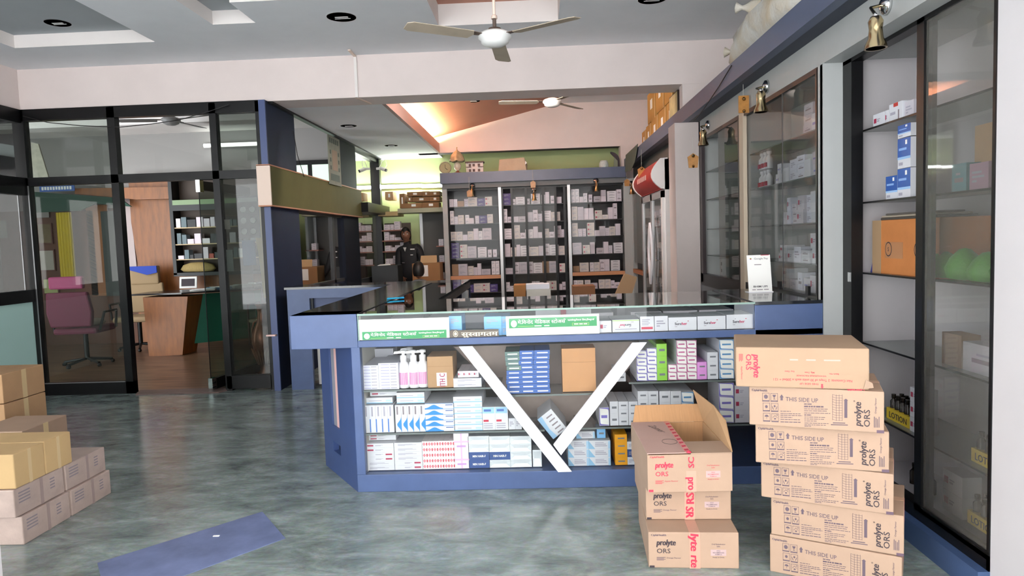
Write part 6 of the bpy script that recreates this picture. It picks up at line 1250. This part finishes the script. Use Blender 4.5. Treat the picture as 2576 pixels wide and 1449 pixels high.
# vase
p = P(668, 940, Z=0); COP = mat('#a8705c', .28, metal=.55, noise=.3, scale=14, name='copper_glaze')
v = thing('floor_vase', 'tall copper coloured floor vase behind the right cabin glass', 'vase', (p.x, p.y, 0)); s = p.y/6.72
prof = [(.08, 0), (.085, .02), (.05, .06), (.06, .12), (.105, .25), (.125, .36), (.12, .44), (.09, .53), (.055, .60), (.05, .70), (.06, .76), (.075, .79), (.06, .79)]
MB().lathe(prof, COP, n=24).build('body', v)
m = MB()
for k in range(10):
    a = math.radians(-160+k*16); d = Vector((math.cos(a), math.sin(a), 0)); n_ = Vector((-d.y, d.x, 0)); m.slab([d*.066+Vector((0, 0, .11)), d*.112+n_*.012+Vector((0, 0, .24)), d*.13+Vector((0, 0, .30)), d*.112-n_*.012+Vector((0, 0, .24))], d*.008, mat('#d09a80', .3, metal=.5))
m.build('leaf_relief', v)
for sx in (-1, 1): MB().path([(sx*.06, -.0, .60), (sx*.10, 0, .58), (sx*.125, 0, .50), (sx*.12, 0, .42)], .01, COP, 7).build('handle', v)
# papers and poster stuck behind the right pane
t = thing('dental_poster', 'dark poster with white tooth shapes behind the right cabin glass', 'poster', P(600, 600, Y=6.738)); a = P(599, 600, Y=6.738); b = P(648, 492, Y=6.738); W = b.x-a.x; H = b.z-a.z
MB().box((0, 0, 0), (W, .004, H), mat('#30363a', .6)).build('sheet', t); q = MB()
for i in range(2):
    for j in range(3): q.lathe([(0, 0), (.032, .001), (.026, .004), (0, .005)], mat('#c8ccc8', .6), (W*(.28+.42*i), 0, H*(.16+.26*j)), 9, axis=(0, -1, 0))
q.box((W*.06, -.003, H*.86), (W*.94, 0, H*.96), mat('#c8ccc8', .6)); q.build('tooth_pictures', t)
t = MB().slab([P(628, 515, Y=6.742), P(660, 515, Y=6.742), P(673, 750, Y=6.742), P(664, 750, Y=6.742), P(650, 640, Y=6.742)], (0, .003, 0), mat('#c8a428', .6)).build('yellow_ribbon'); tag(t, 'long yellow ribbon hanging inside the right cabin glass', 'ribbon')
t = flat_on(612, 604, 641, 668, 6.736, mat('#4a80b8', .6), 'blue_sheet', 'light blue sheet stuck inside the right cabin glass', 'paper', .006)
t = flat_on(569, 628, 585, 683, 6.738, mat('#b0b4b4', .6), 'white_sheet', 'narrow white sheet stuck inside the right cabin glass', 'paper', .006)
t = flat_on(559, 552, 578, 577, 6.738, mat('#c8b8b4', .6), 'white_sheet', 'small sheet with pink print inside the right cabin glass', 'paper', .006)
# wall poster between the columns
a = P(822, 345, X=-2.49); b = P(858, 470, X=-2.49)
t = thing('hanging_poster', 'faded poster with brown sheet hanging beside the rear navy column', 'poster', (-2.49, a.y, b.z)); L = b.y-a.y; H = a.z-b.z+.04
MB().box((0, 0, 0), (.01, L, H), mat('#8a8c80', .7, noise=.12, scale=8)).build('sheet', t)
q = MB().box((.01, L*.3, H*.3), (.012, L*.72, H*.72), mat('#a08878', .7))
for k in range(5): q.box((.01, L*(.12+.16*k), H*.85), (.012, L*(.22+.16*k), H*.95), mat('#4a5450', .7))
for k in range(3): q.box((.01, L*.12, H*(.3+.16*k)), (.012, L*.2, H*(.38+.16*k)), mat('#4a5450', .7)); q.box((.01, L*.8, H*(.3+.16*k)), (.012, L*.88, H*(.38+.16*k)), mat('#4a5450', .7))
q.box((.01, L*.12, H*.08), (.012, L*.85, H*.22), mat('#5a6460', .7)); q.build('printed_panels', t)
# wires
WBK = mat('#1c181a', .5, name='black_cable')
pts = [P(x, y, Y=6.66) for x, y in ((58, 292), (120, 308), (200, 316), (300, 320), (380, 312), (450, 302), (520, 282), (575, 264))]
t = MB().path(pts, .004, WBK).build('cable'); tag(t, 'black cable sagging across the top of the cabin glass partition', 'cable')
pts = [P(x, y, X=-2.48) for x, y in ((738, 330), (748, 390), (765, 445))]; t = MB().path(pts, .004, WBK).build('cable'); tag(t, 'thin black cable hanging behind the navy corner column', 'cable')
t = MB(); a = P(878, 124, Z=3.21); b = P(893, 141, Y=6.71); c_ = P(897, 240, Y=6.71); d_ = P(932, 262, Z=2.81)
t.slab([a+Vector((-.012, 0, 0)), a+Vector((.012, 0, 0)), Vector((b.x+.012, 6.705, 3.21)), Vector((b.x-.012, 6.705, 3.21))], (0, 0, -.012), CREAM)
t.box((b.x-.013, 6.70, 2.81), (b.x+.013, 6.72, 3.22), WHT); t.slab([(c_.x-.012, 6.70, 2.808), (c_.x+.012, 6.70, 2.808), d_+Vector((.012, 0, 0)), d_+Vector((-.012, 0, 0))], (0, 0, .01), CREAM)
t = t.build('cable_trunking'); tag(t, 'pale cable trunking running down the face of the front beam', 'cable trunking')
pts = [P(x, y, X=1.39) for x, y in ((1840, 165), (1810, 215), (1770, 275), (1745, 305))]; t = MB().path(pts, .004, WBK).build('cable'); tag(t, 'black cable hanging in front of the slate blue fascia', 'cable')
struct(MB().box((-20, -14.2, -.12), (20, -14, 5.5), mat('#b4b2b0', .8, noise=.2, scale=.7)).box((-20, -14, -.12), (-6, -10, 4), mat('#cfcfcd', .8)).box((4, -14, -.12), (20, -11, 6.5), mat('#b2b0ac', .8)).build('wall_street'), 'buildings across the street')
# ============================================================ beyond 300 visible medicine boxes: the smallest ones become one stuff object
def area(o):
    me = o.data; ws = [v.co for v in me.vertices[:8]]; w = max(v.x for v in ws); h = max(v.z for v in ws); d = (o.location-EYE).length
    return w*h/d/d
mb_all = [o for o in COL.objects if o.name.split('.')[0] == 'medicine_box' and o.type == 'MESH' and o.parent is None]
mb_all.sort(key=area, reverse=True); rest = mb_all[300:]
if rest:
    q = MB()
    for o in rest:
        Mx = Matrix.Translation(o.location) @ o.rotation_euler.to_matrix().to_4x4(); ms = list(o.data.materials); b = len(q.v)
        q.v += [Mx @ v.co for v in o.data.vertices]
        for p_ in o.data.polygons:
            q.f.append(tuple(i+b for i in p_.vertices)); q.mi.append(q._m(ms[p_.material_index])); q.sm.append(False)
    for o in rest: bpy.data.objects.remove(o)
    t = q.build('medicine_boxes'); tag(t, 'smaller medicine boxes filling the rear cabinet and wall shelves', 'medicine boxes', None, 'stuff')
# one suffix run per kind: names of the boxes kept stay medicine_box, medicine_box.001, ...
